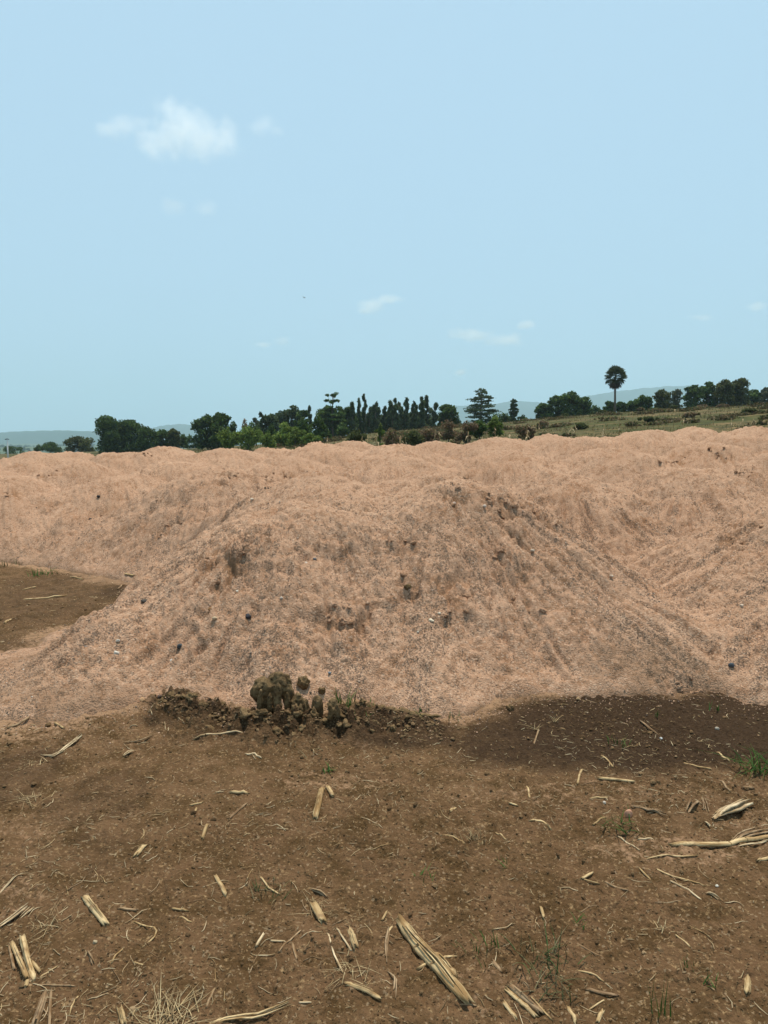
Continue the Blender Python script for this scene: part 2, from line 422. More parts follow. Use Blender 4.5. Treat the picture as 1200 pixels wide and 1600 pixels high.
def vcol_material(name, rough=.85, fleck=None, trans=0, bumpscale=None, dist=.002):
    m = NT(name, rough); c = m.attr('col', 'Color'); P = m.obj()
    if fleck:
        c = m.mix(m.ramp(m.noise(P, fleck, 3, .6), [(.35, 0), (.7, .5)]), c, m.mix(1.0, c, (1.6, 1.6, 1.6), 'MULTIPLY'))
    nrm = m.bump(m.noise(P, bumpscale, 4, .65), .6, dist) if bumpscale else None
    mm = m.fin(c, nrm)
    if trans:
        tr = m.n('ShaderNodeBsdfTranslucent'); m.l(c, tr.inputs[0]); mx = m.n('ShaderNodeMixShader'); mx.inputs[0].default_value = trans
        o_ = m.t.nodes['Material Output']; m.l(m.b.outputs[0], mx.inputs[1]); m.l(tr.outputs[0], mx.inputs[2]); m.l(mx.outputs[0], o_.inputs[0])
    return mm
M_leaf = vcol_material('foliage', .6, trans=.42)
M_chip = vcol_material('stone_chips', .8, bumpscale=150)
M_stone = vcol_material('field_stone', .75, fleck=60, bumpscale=80, dist=.004)
M_bark = (lambda m: m.fin(m.mix(m.noise(m.obj(), 3, 4, .6, (1, 1, .2)), (.07, .055, .042), (.20, .17, .135))))(NT('bark', .9))

def straw_material(name, lo, hi, stain):
    m = NT(name, .62); P = m.obj(); rnd = m.rnd()
    base = m.mix(rnd, lo, hi)
    st = m.noise(P, 60, 4, .6, (.12, 1, 1)); c = m.mix(m.ramp(st, [(.42, 1), (.60, 0)]), base, m.mix(1.0, base, (.50, .42, .34), 'MULTIPLY'))
    bl = m.noise(P, 18, 4, .7); c = m.mix(m.ramp(bl, [(.55, 0), (.72, .8)]), c, stain)
    fib = m.noise(P, 420, 2, .5, (.05, 1, 1))
    return m.fin(c, m.bump(fib, .6, .002))
M_stalk = straw_material('dry_stalk', (.46, .325, .165), (.62, .46, .25), (.22, .135, .07))
M_old = straw_material('weathered_stalk', (.30, .20, .115), (.40, .28, .165), (.13, .08, .045))
M_husk = straw_material('dry_husk', (.56, .43, .26), (.66, .52, .33), (.28, .19, .11))
M_node = (lambda m: m.fin(m.mix(m.noise(m.obj(), 90, 3, .6), (.16, .095, .045), (.36, .24, .12))))(NT('stalk_node', .8))
M_straw = vcol_material('straw', .7)
def mud_material():
    m = NT('wet_clay', .72); P = m.pos()
    c = m.mix(m.ramp(m.noise(P, 14, 4, .6), [(.35, 0), (.68, 1)]), (.105, .064, .028), (.24, .155, .075))
    c = m.mix(m.ramp(m.noise(P, 60, 3, .6), [(.3, 1), (.5, 0)]), c, (.05, .032, .018))
    return m.fin(c, m.bump(m.noise(P, 55, 5, .7), .8, .012))
M_mud = mud_material()

# ------------------------------------------------------------------ ground sheet
def circle_cols(fine, half, coarse):
    a = np.linspace(-half, half, fine); b = np.linspace(half, 2 * math.pi - half, coarse + 2)[1:-1]
    return np.concatenate([a, b])
def rings(r0, stops):                      # stops: (r_end, relative step)
    r = [r0]
    for re, k in stops:
        while r[-1] < re: r.append(r[-1] * (1 + k))
    return np.array(r)
th = circle_cols(900, R(36), 90)
rr = rings(.35, [(1.4, .02), (5.2, .0030), (11, .006), (30, .015), (200, .03), (9000, .05)])
TH, RR = np.meshgrid(th, rr)
X = RR * np.sin(TH); Y = RR * np.cos(TH)
Z = ground_h(X.ravel(), Y.ravel()).reshape(X.shape)
nr, nc = X.shape
I = np.arange(nr * nc).reshape(nr, nc)
F = np.stack([I[:-1, :], np.roll(I, -1, 1)[:-1, :], np.roll(I, -1, 1)[1:, :], I[1:, :]], -1).reshape(-1, 4)
F = F[:, ::-1]
xs, ys = X.ravel(), Y.ravel(); rf = np.hypot(xs, ys)
def blobs(x, y, L):
    s = np.zeros_like(x)
    for (px, py, rpx, ry, k) in L:
        gx, gy = gpt(px, py); sx = rpx / FPX * math.hypot(gy, EYE); g2 = gpt(px, py - ry); sy = abs(g2[1] - gy)
        s = np.maximum(s, k * (1 - sstep(.55, 1.15, np.sqrt(((x - gx) / sx) ** 2 + ((y - gy) / sy) ** 2) + .28 * fbm(x * 2.2, y * 2.2, 91, 3))))
    return s
pz, _, _ = pile_raw(xs, ys)
rd, _ = segdist(xs, ys, RIDGE)
damp = blobs(xs, ys, [(1010, 1140, 300, 62, 1), (830, 1160, 150, 48, .8), (1240, 1150, 160, 95, 1), (620, 1150, 130, 26, .75), (470, 1150, 200, 24, .6),
                      (20, 1215, 70, 60, .50), (160, 1240, 90, 50, .40), (150, 1330, 110, 40, .28), (60, 935, 190, 50, .38), (200, 925, 60, 14, .7), (10, 1010, 70, 14, .4), (620, 1330, 200, 40, .18), (300, 1130, 80, 14, .6)])
damp = np.maximum(damp, .75 * np.exp(-(rd / .16) ** 2) * (rf < 8))
sand = np.clip(blobs(xs, ys, [(930, 1240, 240, 30, .30), (1040, 1330, 180, 30, .40), (70, 1290, 110, 30, .32), (20, 1400, 60, 40, .35), (760, 1550, 90, 50, .28), (520, 1225, 120, 18, .35), (560, 1165, 40, 12, .6),
                        (150, 1155, 150, 20, .25), (820, 1120, 60, 14, .35), (1180, 1290, 80, 30, .3), (180, 905, 70, 12, .5)]) * (1 - .7 * damp) + sstep(-.30, .0, toe_dist(xs, ys) + .12 * fbm(xs * 4, ys * 4, 93, 3)) * .7 * (1 - .6 * damp) * (rf < 14), 0, 1)
field = sstep(15, 22, rf); far = sstep(220, 420, rf)
me = np_mesh('ground', np.stack([xs, ys, Z.ravel()], 1), F, True, attrs={'damp': damp, 'sand': sand, 'field': field, 'far': far})
put('ground', me, M_ground, kind='structure')

# ------------------------------------------------------------------ heaps as one sheet cut along the valleys
a1 = np.linspace(-R(33), R(33), 880); a0 = np.linspace(-R(60), -R(33), 60)[:-1]; a2 = np.linspace(R(33), R(60), 60)[1:]
th = np.concatenate([a0, a1, a2])
rr = rings(3.4, [(7.2, .0026), (11, .0034), (30, .006)])
TH, RR = np.meshgrid(th, rr)
X = RR * np.sin(TH); Y = RR * np.cos(TH); nr, nc = X.shape
zp, own, scar, up = pile_h(X.ravel(), Y.ravel())
tz = terrain(X.ravel(), Y.ravel())
zp = zp - .015 + 0.5 * np.maximum(tz, 0) * sstep(0, .3, zp)
zpg = zp.reshape(nr, nc)
xs, ys = X.ravel(), Y.ravel()
I = np.arange(nr * nc).reshape(nr, nc)
F = np.stack([I[:-1, :-1], I[1:, :-1], I[1:, 1:], I[:-1, 1:]], -1).reshape(-1, 4)[:, ::-1]
keep = (zp[F] > tz[F] - .05).any(1)
F = F[keep]
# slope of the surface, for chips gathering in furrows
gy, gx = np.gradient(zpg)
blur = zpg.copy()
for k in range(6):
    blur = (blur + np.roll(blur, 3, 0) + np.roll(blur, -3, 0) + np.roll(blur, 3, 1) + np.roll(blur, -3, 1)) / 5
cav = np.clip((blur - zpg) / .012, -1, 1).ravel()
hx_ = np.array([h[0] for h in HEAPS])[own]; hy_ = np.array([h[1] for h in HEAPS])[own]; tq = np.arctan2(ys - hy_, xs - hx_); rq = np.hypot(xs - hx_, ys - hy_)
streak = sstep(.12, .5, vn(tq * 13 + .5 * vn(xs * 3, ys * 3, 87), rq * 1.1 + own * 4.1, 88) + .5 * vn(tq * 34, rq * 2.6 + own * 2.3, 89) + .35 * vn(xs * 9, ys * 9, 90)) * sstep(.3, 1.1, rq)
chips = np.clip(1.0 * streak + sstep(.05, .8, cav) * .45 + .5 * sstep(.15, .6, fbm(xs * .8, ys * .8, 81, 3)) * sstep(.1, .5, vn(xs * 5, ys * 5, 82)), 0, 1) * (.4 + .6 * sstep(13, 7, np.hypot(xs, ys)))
dirt = np.clip(sstep(.05, -.01, zp) * (.35 + .6 * sstep(-.2, .4, fbm(xs * 6, ys * 6, 83, 3))) + .30 * sstep(.1, .5, fbm(xs * .7 + 3, ys * .7, 84, 3)) * sstep(.5, .1, zp), 0, 1)
dirt = np.maximum(dirt, .7 * blobs(xs, ys, [(1040, 1075, 130, 22, .9), (20, 1070, 110, 46, 1.0), (70, 1115, 160, 18, .9), (120, 1000, 60, 18, .5)]) * (.5 + .5 * fbm(xs * 5, ys * 5, 85, 3)))
sc_c = np.clip(scar * (.55 + .9 * cav), 0, 1)
fo = own[F[:, 0]]
remap = np.full(nr * nc, -1, np.int64)
for i, (ax, ay, h, s, a, lab) in enumerate(HEAPS):
    Fi = F[fo == i]
    if len(Fi) == 0: continue
    u, inv = np.unique(Fi, return_inverse=True)
    V = np.stack([xs[u] - ax, ys[u] - ay, zp[u]], 1)
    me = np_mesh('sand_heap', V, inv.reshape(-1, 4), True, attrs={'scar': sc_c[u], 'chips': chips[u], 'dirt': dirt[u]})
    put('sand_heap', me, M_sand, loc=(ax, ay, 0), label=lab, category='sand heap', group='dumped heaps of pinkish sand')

# ------------------------------------------------------------------ loose chips on the heaps, crumbs and litter on the soil (nobody could count them)
t_ = (1 + 5 ** .5) / 2
ICO_V = np.array([(-1, t_, 0), (1, t_, 0), (-1, -t_, 0), (1, -t_, 0), (0, -1, t_), (0, 1, t_), (0, -1, -t_), (0, 1, -t_), (t_, 0, -1), (t_, 0, 1), (-t_, 0, -1), (-t_, 0, 1)]) / 1.9
ICO_F = np.array([(0, 11, 5), (0, 5, 1), (0, 1, 7), (0, 7, 10), (0, 10, 11), (1, 5, 9), (5, 11, 4), (11, 10, 2), (10, 7, 6), (7, 1, 8), (3, 9, 4), (3, 4, 2), (3, 2, 6), (3, 6, 8), (3, 8, 9), (4, 9, 5), (2, 4, 11), (6, 2, 10), (8, 6, 7), (9, 8, 1)])
rng = np.random.default_rng(7)
def scatter(name, P, size, cols, mat, flat=.7, smooth=False, **tags):
    n = len(P); V = ICO_V[None] * (1 + rng.uniform(-.28, .28, (n, 12, 3)))
    S = size[:, None] * np.stack([rng.uniform(.7, 1.3, n), rng.uniform(.7, 1.3, n), rng.uniform(flat * .7, flat * 1.2, n)], 1)
    V = V * S[:, None, :]
    a = rng.uniform(0, 6.28, n); ca, sa = np.cos(a), np.sin(a)
    V = np.stack([V[..., 0] * ca[:, None] - V[..., 1] * sa[:, None], V[..., 0] * sa[:, None] + V[..., 1] * ca[:, None], V[..., 2]], -1)
    V = V + P[:, None, :]
    Fx = (ICO_F[None] + 12 * np.arange(n)[:, None, None]).reshape(-1, 3)
    me = np_mesh(name, V.reshape(-1, 3), Fx, smooth, colors=np.repeat(cols, 12, 0))
    return put(name, me, mat, **tags)
cell = RR.ravel() ** 2
rf = RR.ravel()
wgt = cell * (.05 + chips ** 1.4 * 2.4) * (zp > .02) * (rf < 13) * (np.abs(TH.ravel()) < R(34)) * (rf < 12.5)
wgt = wgt / wgt.sum()
n = 34000
pick = rng.choice(len(xs), n, p=wgt)
size = .0026 + .0036 * rng.random(n) ** 3 + .008 * (rng.random(n) > .993) * rng.random(n)
size = size * np.clip(rf[pick] / 6.5, .8, 1.25)
P = np.stack([xs[pick] + rng.normal(0, .006, n), ys[pick] + rng.normal(0, .006, n), zp[pick] + size * .25], 1)
pal = np.array([(.105, .085, .068), (.15, .12, .095), (.20, .15, .115), (.36, .23, .15), (.46, .31, .22), (.55, .45, .36)])
cols = pal[rng.choice(6, n, p=[.27, .20, .12, .20, .15, .06])] * rng.uniform(.8, 1.2, (n, 1))
scatter('stone_chips', P, size, cols, M_chip, kind='stuff')
# crumbs of soil
def ground_pts(n, rmin, rmax, half=34, dens=None):
    r = rmin * (rmax / rmin) ** rng.random(n * 3); t = rng.uniform(-R(half), R(half), n * 3)
    x, y = r * np.sin(t), r * np.cos(t)
    ok = pile_raw(x, y)[0] < .0
    if dens is not None: ok &= rng.random(n * 3) < dens(x, y)
    x, y = x[ok][:n], y[ok][:n]
    return x, y, ground_h(x, y)
x, y, z = ground_pts(16000, 1.5, 8, dens=lambda x, y: .25 + .75 * sstep(-.3, .4, fbm(x * 1.5, y * 1.5, 95, 2)))
n = len(x); size = (.0018 + .0038 * rng.random(n) ** 2.5 + .006 * (rng.random(n) > .985)) * np.clip(np.hypot(x, y) / 2.6, .9, 2)
pal = np.array([(.08, .047, .022), (.13, .078, .037), (.17, .105, .052), (.26, .175, .095)])
scatter('soil_crumbs', np.stack([x, y, z + size * .2], 1), size, pal[rng.choice(4, n, p=[.35, .4, .21, .04])], M_chip, kind='stuff')
# grains spilled from the heaps onto the soil
r = rng.uniform(3.6, 9.5, 90000); t = rng.uniform(-R(34), R(34), 90000); x, y = r * np.sin(t), r * np.cos(t); td = toe_dist(x, y)
ok = (td < .02) & (rng.random(90000) < np.exp(np.minimum(td, 0) / .10)); x, y = x[ok][:9000], y[ok][:9000]; n = len(x)
size = .002 + .004 * rng.random(n) ** 3
scatter('spilled_grains', np.stack([x, y, ground_h(x, y) + size * .3], 1), size, np.array([(.42, .27, .18), (.30, .19, .12), (.14, .11, .09)])[rng.choice(3, n, p=[.6, .25, .15])] * rng.uniform(.8, 1.2, (n, 1)), M_chip, kind='stuff')
# lumps of clay along the ridge
n = 1300
k = rng.integers(0, len(RIDGE) - 1, n); t = rng.random(n); Rp = np.array(RIDGE)
x = Rp[k, 0] * (1 - t) + Rp[k + 1, 0] * t + rng.normal(0, .06, n); y = Rp[k, 1] * (1 - t) + Rp[k + 1, 1] * t + rng.normal(0, .085, n)
size = .003 + .011 * rng.random(n) ** 3
scatter('clay_crumbs', np.stack([x, y, ground_h(x, y) + size * .3], 1), size, np.array([(.13, .082, .042)]) * rng.uniform(.5, 1.5, (n, 1)), M_chip, kind='stuff')

# ------------------------------------------------------------------ fine straw litter
def straw_bits(x, y, z, L, W, ang, cols, lift, curve):
    n = len(x); V = np.zeros((n, 9, 3)); 
    c, s = np.cos(ang), np.sin(ang)
    for k, t in enumerate((-.5, 0, .5)):
        px_ = x + c * L * t - s * curve * L * (1 - 4 * t * t); py_ = y + s * L * t + c * curve * L * (1 - 4 * t * t)
        pz_ = z + lift * (t + .5)
        w_ = W * (1 if k == 1 else .6)
        V[:, k * 3] = np.stack([px_ - s * w_, py_ + c * w_, pz_], 1)
        V[:, k * 3 + 1] = np.stack([px_ + s * w_, py_ - c * w_, pz_], 1)
        V[:, k * 3 + 2] = np.stack([px_, py_, pz_ + w_ * 1.3], 1)
    f = []
    for k in (0, 3):
        for a, b in ((0, 1), (1, 2), (2, 0)): f.append((k + a, k + 3 + a, k + 3 + b, k + b))
    Fx = (np.array(f)[None] + 9 * np.arange(n)[:, None, None]).reshape(-1, 4)
    return V.reshape(-1, 3), Fx, np.repeat(cols, 9, 0)
x, y, z = ground_pts(9500, 1.5, 9.5, dens=lambda x, y: .2 + .8 * sstep(-.05, .5, fbm(x * 1.1, y * 1.1, 97, 3)))
n = len(x); L = .004 + .055 * rng.random(n) ** 3.5; ang = rng.uniform(0, 6.28, n)
spal = np.array([(.30, .20, .10), (.46, .33, .18), (.19, .12, .06), (.52, .40, .24)])
V, Fx, C = straw_bits(x, y, z + .002, L, (.0005 + .0011 * rng.random(n)) * np.clip(np.hypot(x, y) / 3.0, .9, 2), ang, spal[rng.integers(0, 4, n)] * rng.uniform(.6, 1.1, (n, 1)), rng.uniform(0, .006, n), rng.uniform(-.15, .15, n))
put('straw_litter', np_mesh('straw_litter', V, Fx, False, colors=C), M_straw, kind='stuff')

# ------------------------------------------------------------------ stalk pieces
rnd = random.Random(5)
def frame(t):
    up = Vector((0, 0, 1)) if abs(t.z) < .95 else Vector((1, 0, 0))
    a = t.cross(up).normalized(); return a, a.cross(t).normalized()
def tube(path, radii, sides=10, rib=0, seed=0, flat=1.0, fray=0):
    rg = np.random.default_rng(seed); V = []; n = len(path); F4 = []
    ribs = 1 + rib * rg.uniform(-1, 1, sides)
    for i, p in enumerate(path):
        t = (path[min(i + 1, n - 1)] - path[max(i - 1, 0)]).normalized(); a, b = frame(t)
        for k in range(sides):
            q = 2 * math.pi * k / sides; r_ = radii[i] * ribs[k] * (1 + .04 * rg.uniform(-1, 1))
            off = a * math.cos(q) * r_ + b * math.sin(q) * r_ * flat
            if fray and i in (0, n - 1): off += t * (fray * rg.uniform(-1, 1) * radii[i])
            V.append(p + off)
    for i in range(n - 1):
        for k in range(sides):
            F4.append((i * sides + k, i * sides + (k + 1) % sides, (i + 1) * sides + (k + 1) % sides, (i + 1) * sides + k))
    for e, s_ in ((0, 1), (n - 1, -1)):
        c = len(V); t = (path[1] - path[0]).normalized() if e == 0 else (path[-1] - path[-2]).normalized()
        V.append(path[e] + t * (s_ * radii[e] * .5))
        for k in range(sides):
            a_, b_ = e * sides + k, e * sides + (k + 1) % sides
            F4.append((b_, a_, c, c) if e == 0 else (a_, b_, c, c))
    return V, F4
def py_mesh(name, V, F, smooth=True, col=None):
    me = bpy.data.meshes.new(name); F = [tuple(dict.fromkeys(f)) for f in F]
    me.from_pydata([tuple(v) for v in V], [], F); me.update()
    for p in me.polygons: p.use_smooth = smooth
    if col is not None:
        a = me.color_attributes.new('col', 'FLOAT_COLOR', 'POINT')
        for i in range(len(V)):
            c = col[i] if isinstance(col, list) else col
            a.data[i].color = (*c, 1)
    return me
SC = FPX
def lay(px, py, r_):
    x, y, z = surf(px, py); return Vector((x, y, z + r_ * .42)), (y * cp + (EYE - z) * sp) * .93
def path_px(pts, r_guess, n=7, bow=0, wob=.0, seed=0):
    P = []; D = 0
    for (px, py) in pts:
        v, d = lay(px, py, r_guess); P.append(v); D += d
    rg = random.Random(seed); res = []
    tot = sum((P[i + 1] - P[i]).length for i in range(len(P) - 1)); step = tot / (n - 1); 
    for i in range(n):
        s = i * step; j = 0
        while j < len(P) - 2 and s > (P[j + 1] - P[j]).length: s -= (P[j + 1] - P[j]).length; j += 1
        q = P[j].lerp(P[j + 1], min(1, s / max((P[j + 1] - P[j]).length, 1e-6)))
        t = i / (n - 1); q = q + Vector((0, 0, bow * tot * 4 * t * (1 - t)))
        q += Vector((rg.uniform(-1, 1), rg.uniform(-1, 1), 0)) * wob * tot
        q.z = max(q.z, max(gh(q.x, q.y), q.z - .01) + r_guess * .35)
        res.append(q)
    return res, D / len(pts), tot
def to_local(V, o): return [v - o for v in V]
def ribbons(path, wd, n, seed, spread=.8, taper=.3, wr=(.18, .4)):      # split strips / dry leaf blades side by side
    rg = random.Random(seed); V = []; F_ = []
    for k in range(n):
        off0 = rg.uniform(-1, 1) * wd * .45; off1 = off0 + rg.uniform(-1, 1) * wd * spread; hz = rg.uniform(0, wd * .6)
        e0, e1 = rg.uniform(0, .12), rg.uniform(.75, 1.0); base = len(V); m = 6
        ww = wd * rg.uniform(*wr)
        for i in range(m):
            t = e0 + (e1 - e0) * i / (m - 1); s = t * (len(path) - 1); j = min(int(s), len(path) - 2)
            p = path[j].lerp(path[j + 1], s - j); d = (path[j + 1] - path[j]).normalized(); a, b = frame(d)
            w_ = ww * (1 - (1 - taper) * abs(2 * i / (m - 1) - 1) ** 2)
            c = p + a * (off0 + (off1 - off0) * t) + Vector((0, 0, hz * math.sin(t * 3)))
            V += [c - a * w_, c + Vector((0, 0, w_ * .5)), c + a * w_, c - Vector((0, 0, w_ * .3))]
        for i in range(m - 1):
            for q in range(4):
                F_.append((base + i * 4 + q, base + i * 4 + (q + 1) % 4, base + i * 4 + 4 + (q + 1) % 4, base + i * 4 + 4 + q))
        F_.append((base, base + 1, base + 2, base + 3)); e = base + (m - 1) * 4; F_.append((e + 3, e + 2, e + 1, e))
    return V, F_
def add_stalk(name, pts, wpx, label, cat='corn stalk', mat=None, nodes=(), split=0, group=None, bow=0, wob=.0, fray=2.2, leaf=False, seedn=[0], taper=1.0, z=0):
    seedn[0] += 1; sd = seedn[0]; mat = mat or M_stalk
    v, d = lay(*pts[0], 0); r_ = wpx / 2 / SC * d
    path, d, tot = path_px(pts, r_ + z, 12 if wpx > 7 else 8, bow, wob, sd)
    o = path[0].copy(); o.z = gh(o.x, o.y)
    if leaf:
        V, F_ = ribbons(path, r_ * 1.6, leaf, sd)
    else:
        n = len(path); rad = [r_ * (1 - (1 - taper) * i / (n - 1)) for i in range(n)]
        for f in nodes:
            i = round(f * (n - 1)); rad[i] *= 1.13
        if fray: rad[0] *= .85; rad[-1] *= .8
        V, F_ = tube(path, rad, 12 if wpx > 7 else 7, .20 if wpx > 8 else .10, sd, .75, fray)
    # local frame: x along the piece so the fibre texture follows it
    d_ = (path[-1] - path[0]); ang = math.atan2(d_.y, d_.x); Mi = Matrix.Rotation(-ang, 3, 'Z')
    def loc(L): return [Mi @ (q - o) for q in L]
    mats = py_mesh(name, loc(V), F_)
    ob = put(name, mats, mat, loc=o, label=label, category=cat, group=group); ob.rotation_euler = (0, 0, ang)
    for f in nodes:
        i = f * (len(path) - 1); j = min(int(i), len(path) - 2); p = path[j].lerp(path[j + 1], i - j); t = (path[j + 1] - path[j]).normalized()
        V, F_ = tube([p - t * r_ * .28, p - t * r_ * .1, p + t * r_ * .1, p + t * r_ * .28], [r_ * 1.02, r_ * 1.2, r_ * 1.2, r_ * 1.02], 12, .05, sd, .82)
        put('node', py_mesh('node', loc(V), F_), M_node, parent=ob)
    if split:
        V, F_ = ribbons(path, r_ * 1.45, split, sd + 50, .10, .85, (.05, .12))
        V = [q + Vector((0, 0, r_ * .42)) for q in V]
        put('split_fibres', py_mesh('split_fibres', loc(V), F_), M_stalk if mat is M_stalk else mat, parent=ob)
    return ob
S = add_stalk
S('corn_stalk', [(626, 1449), (648, 1476), (727, 1573)], 21, "longest and thickest split corn stalk with two dark nodes, lying diagonally near the bottom centre", nodes=(.34, .60), split=6, taper=.92)
S('corn_stalk', [(679, 1491), (708, 1531)], 15, "short split corn stalk piece lying against the right side of the longest stalk", split=4)
S('stick', [(652, 1517), (712, 1492)], 6, "thin pale stick passing under the longest corn stalk", 'stick', taper=.8)
S('corn_stalk', [(1048, 1322), (1090, 1325), (1140, 1322), (1205, 1312)], 9, "smooth pale yellow corn stalk reaching in from the right edge", nodes=(.55, .72), taper=.9)
S('dry_leaf', [(1140, 1324), (1170, 1308), (1210, 1296)], 12, "dark curled dry leaf wrapped round the end of the pale stalk at the right edge", 'dry leaf', M_old, leaf=6)
S('dry_leaf', [(1150, 1326), (1180, 1322), (1210, 1318)], 7, "brown husk strip lying below the dark curled leaf at the right edge", 'dry leaf', M_husk, leaf=3)
S('corn_husk', [(1114, 1284), (1145, 1272), (1176, 1257)], 17, "pale fan shaped corn husk pointing up right, near the right edge", 'corn husk', M_husk, leaf=9)
S('corn_husk', [(1102, 1288), (1113, 1295)], 7, "small pale husk scrap beside the tip of the fan shaped husk", 'corn husk', M_husk, leaf=4)
S('corn_stalk', [(131, 1404), (165, 1443)], 10, "round corn stalk piece with one node, lying alone at the lower left", nodes=(.42,), split=2)
S('corn_stalk', [(34, 1458), (44, 1500), (53, 1530)], 9, "thickest stalk of the tangled bundle at the lower left", split=3)
S('corn_stalk', [(18, 1468), (42, 1530)], 8, "stalk crossing in front in the lower left bundle, ending at its foot", split=2, z=.006)
S('corn_stalk', [(14, 1470), (22, 1508)], 5, "thin brown outer stalk on the left side of the lower left bundle", mat=M_old)
S('corn_stalk', [(50, 1499), (63, 1518)], 6, "short bent stalk at the right foot of the lower left bundle")
S('corn_stalk', [(43, 1532), (40, 1543)], 7, "stubby stalk end lying just below the lower left bundle")
S('dry_leaf', [(25, 1513), (42, 1498), (62, 1478)], 3, "dark thin leaf tied across the lower left bundle", 'dry leaf', M_old, leaf=2, z=.012)
S('corn_stalk', [(70, 1552), (54, 1604)], 11, "broad split stalk leaving the photo at the bottom left", split=4, mat=M_old)
S('corn_stalk', [(80, 1545), (77, 1604)], 5, "straight thin stalk beside the broad one at the bottom left", mat=M_old)
S('corn_stalk', [(187, 1577), (194, 1606)], 10, "stalk stub cut by the bottom edge, left of the straw tuft", split=3)
S('corn_husk', [(-8, 1446), (20, 1428), (48, 1408)], 10, "long bundle of husk strips at the left edge, pointing up right", 'corn husk', M_husk, leaf=6)
S('corn_husk', [(30, 1428), (55, 1411)], 6, "short husk strip beside the long husk bundle at the left edge", 'corn husk', M_husk, leaf=3)
S('corn_husk', [(-5, 1392), (25, 1366), (60, 1362)], 4, "thin husk strands at the left edge above the long husk bundle", 'corn husk', M_husk, leaf=4)
S('corn_stalk', [(337, 1374), (353, 1404)], 6, "slender tapered stalk piece standing out on bare soil left of centre", taper=1.3)
S('corn_stalk', [(489, 1413), (505, 1444)], 12, "broad flat brown stalk piece below the dried leaf, lower centre")
S('dry_leaf', [(484, 1392), (505, 1400), (516, 1405)], 8, "curled dried leaf just above the broad flat stalk piece", 'dry leaf', M_old, leaf=5)
S('corn_stalk', [(546, 1460), (556, 1490)], 9, "pale stalk stub right of the broad flat one, lower centre", split=2)
S('corn_stalk', [(504, 1238), (492, 1288)], 10, "upright looking split stalk in the middle of the bare soil", split=3, fray=2)
S('corn_stalk', [(512, 1237), (520, 1254)], 7, "short frayed stub right beside the split stalk in the middle", split=2)
S('corn_stalk', [(361, 1246), (388, 1246)], 6, "short level stalk piece left of the split middle stalk")
S('corn_stalk', [(358, 1286), (370, 1274), (385, 1262)], 5, "curved brown stalk below the short level piece", mat=M_old)
S('corn_stalk', [(316, 1312), (324, 1296)], 6, "stub of stalk standing apart left of the curved brown stalk")
S('corn_stalk', [(303, 1280), (307, 1270)], 4, "tiny square stalk chip left of the curved brown stalk")
S('corn_stalk', [(296, 1266), (317, 1260)], 4, "thin pale stalk just above the tiny square chip")
S('corn_stalk', [(542, 1547), (568, 1556), (594, 1567)], 9, "flattened pale stalk with fibres, at the bottom just left of centre", split=4)
S('dry_leaf', [(503, 1552), (525, 1548), (548, 1539)], 4, "thin leaf tip joined to the flattened pale stalk at the bottom", 'dry leaf', M_old, leaf=2)
S('dry_leaf', [(318, 1604), (370, 1586), (400, 1588), (458, 1572)], 9, "long curved stalk leaf running along the bottom edge", 'dry leaf', M_stalk, leaf=6)
S('corn_stalk', [(796, 1551), (845, 1586)], 12, "upper thick reddish stalk of the pair near the bottom, right of centre", mat=M_old, split=2)
S('corn_stalk', [(793, 1557), (838, 1588)], 8, "lower half of the reddish stalk pair near the bottom", mat=M_stalk)
S('corn_stalk', [(787, 1571), (806, 1590)], 8, "short stub below the reddish stalk pair")
S('corn_stalk', [(770, 1505), (783, 1523)], 7, "brown square ended stub above the reddish stalk pair", mat=M_old)
S('dry_leaf', [(813, 1541), (830, 1557)], 4, "narrow dark leaf just above the reddish stalk pair", 'dry leaf', M_old, leaf=3)
S('twig', [(830, 1566), (843, 1577), (862, 1600)], 3, "thin bent twig right of the reddish stalk pair", 'twig')
S('dry_leaf', [(609, 1456), (602, 1480), (601, 1512)], 7, "grey brown upright leaf strip left of the longest stalk", 'dry leaf', M_old, leaf=3)
S('stick', [(603, 1472), (613, 1455)], 4, "short stick leaning at the top of the grey leaf strip", 'stick')
S('dry_leaf', [(603, 1525), (617, 1536), (613, 1566)], 6, "grey bent leaf left of the longest stalk's lower end", 'dry leaf', M_old, leaf=3)
S('corn_stalk', [(845, 1421), (850, 1440)], 5, "small tan stub on open soil right of the longest stalk")
S('corn_stalk', [(916, 1545), (940, 1555), (962, 1561)], 6, "curved grey brown stalk at the bottom right", mat=M_old)
S('corn_stalk', [(933, 1604), (942, 1582)], 7, "tan stub at the bottom edge below the curved grey stalk")
S('corn_stalk', [(888, 1578), (900, 1604)], 7, "pale stub on the bottom edge left of the tan stub")
S('corn_stalk', [(1168, 1535), (1167, 1556)], 10, "square flat stalk chip near the bottom right corner")
S('corn_stalk', [(936, 1221), (962, 1223), (989, 1226)], 6, "long tan stalk lying level right of centre, at the edge of the dark damp soil")
S('dry_leaf', [(998, 1130), (1015, 1142), (1034, 1150)], 5, "reddish dry leaf on the dark damp soil, right", 'dry leaf', M_old, leaf=4)
S('stick', [(1120, 1183), (1140, 1198)], 4, "straight stick on the dark damp soil near the green grass", 'stick')
S('dry_leaf', [(985, 1266), (1015, 1272), (1045, 1280)], 9, "tangled brown husk beside the pinkish brick chip", 'dry leaf', M_old, leaf=6)
S('stick', [(902, 1226), (909, 1203)], 4, "short stick pointing up, left of the long level tan stalk", 'stick')
S('stick', [(1070, 1199), (1090, 1202), (1110, 1209)], 4, "pale broken stick at the lower edge of the damp soil", 'stick')
S('stick', [(828, 1286), (845, 1288), (862, 1295)], 4, "thin arched stick on open soil right of the dry tuft", 'stick')
S('stick', [(796, 1262), (808, 1262)], 4, "tiny level stick above the arched one", 'stick')
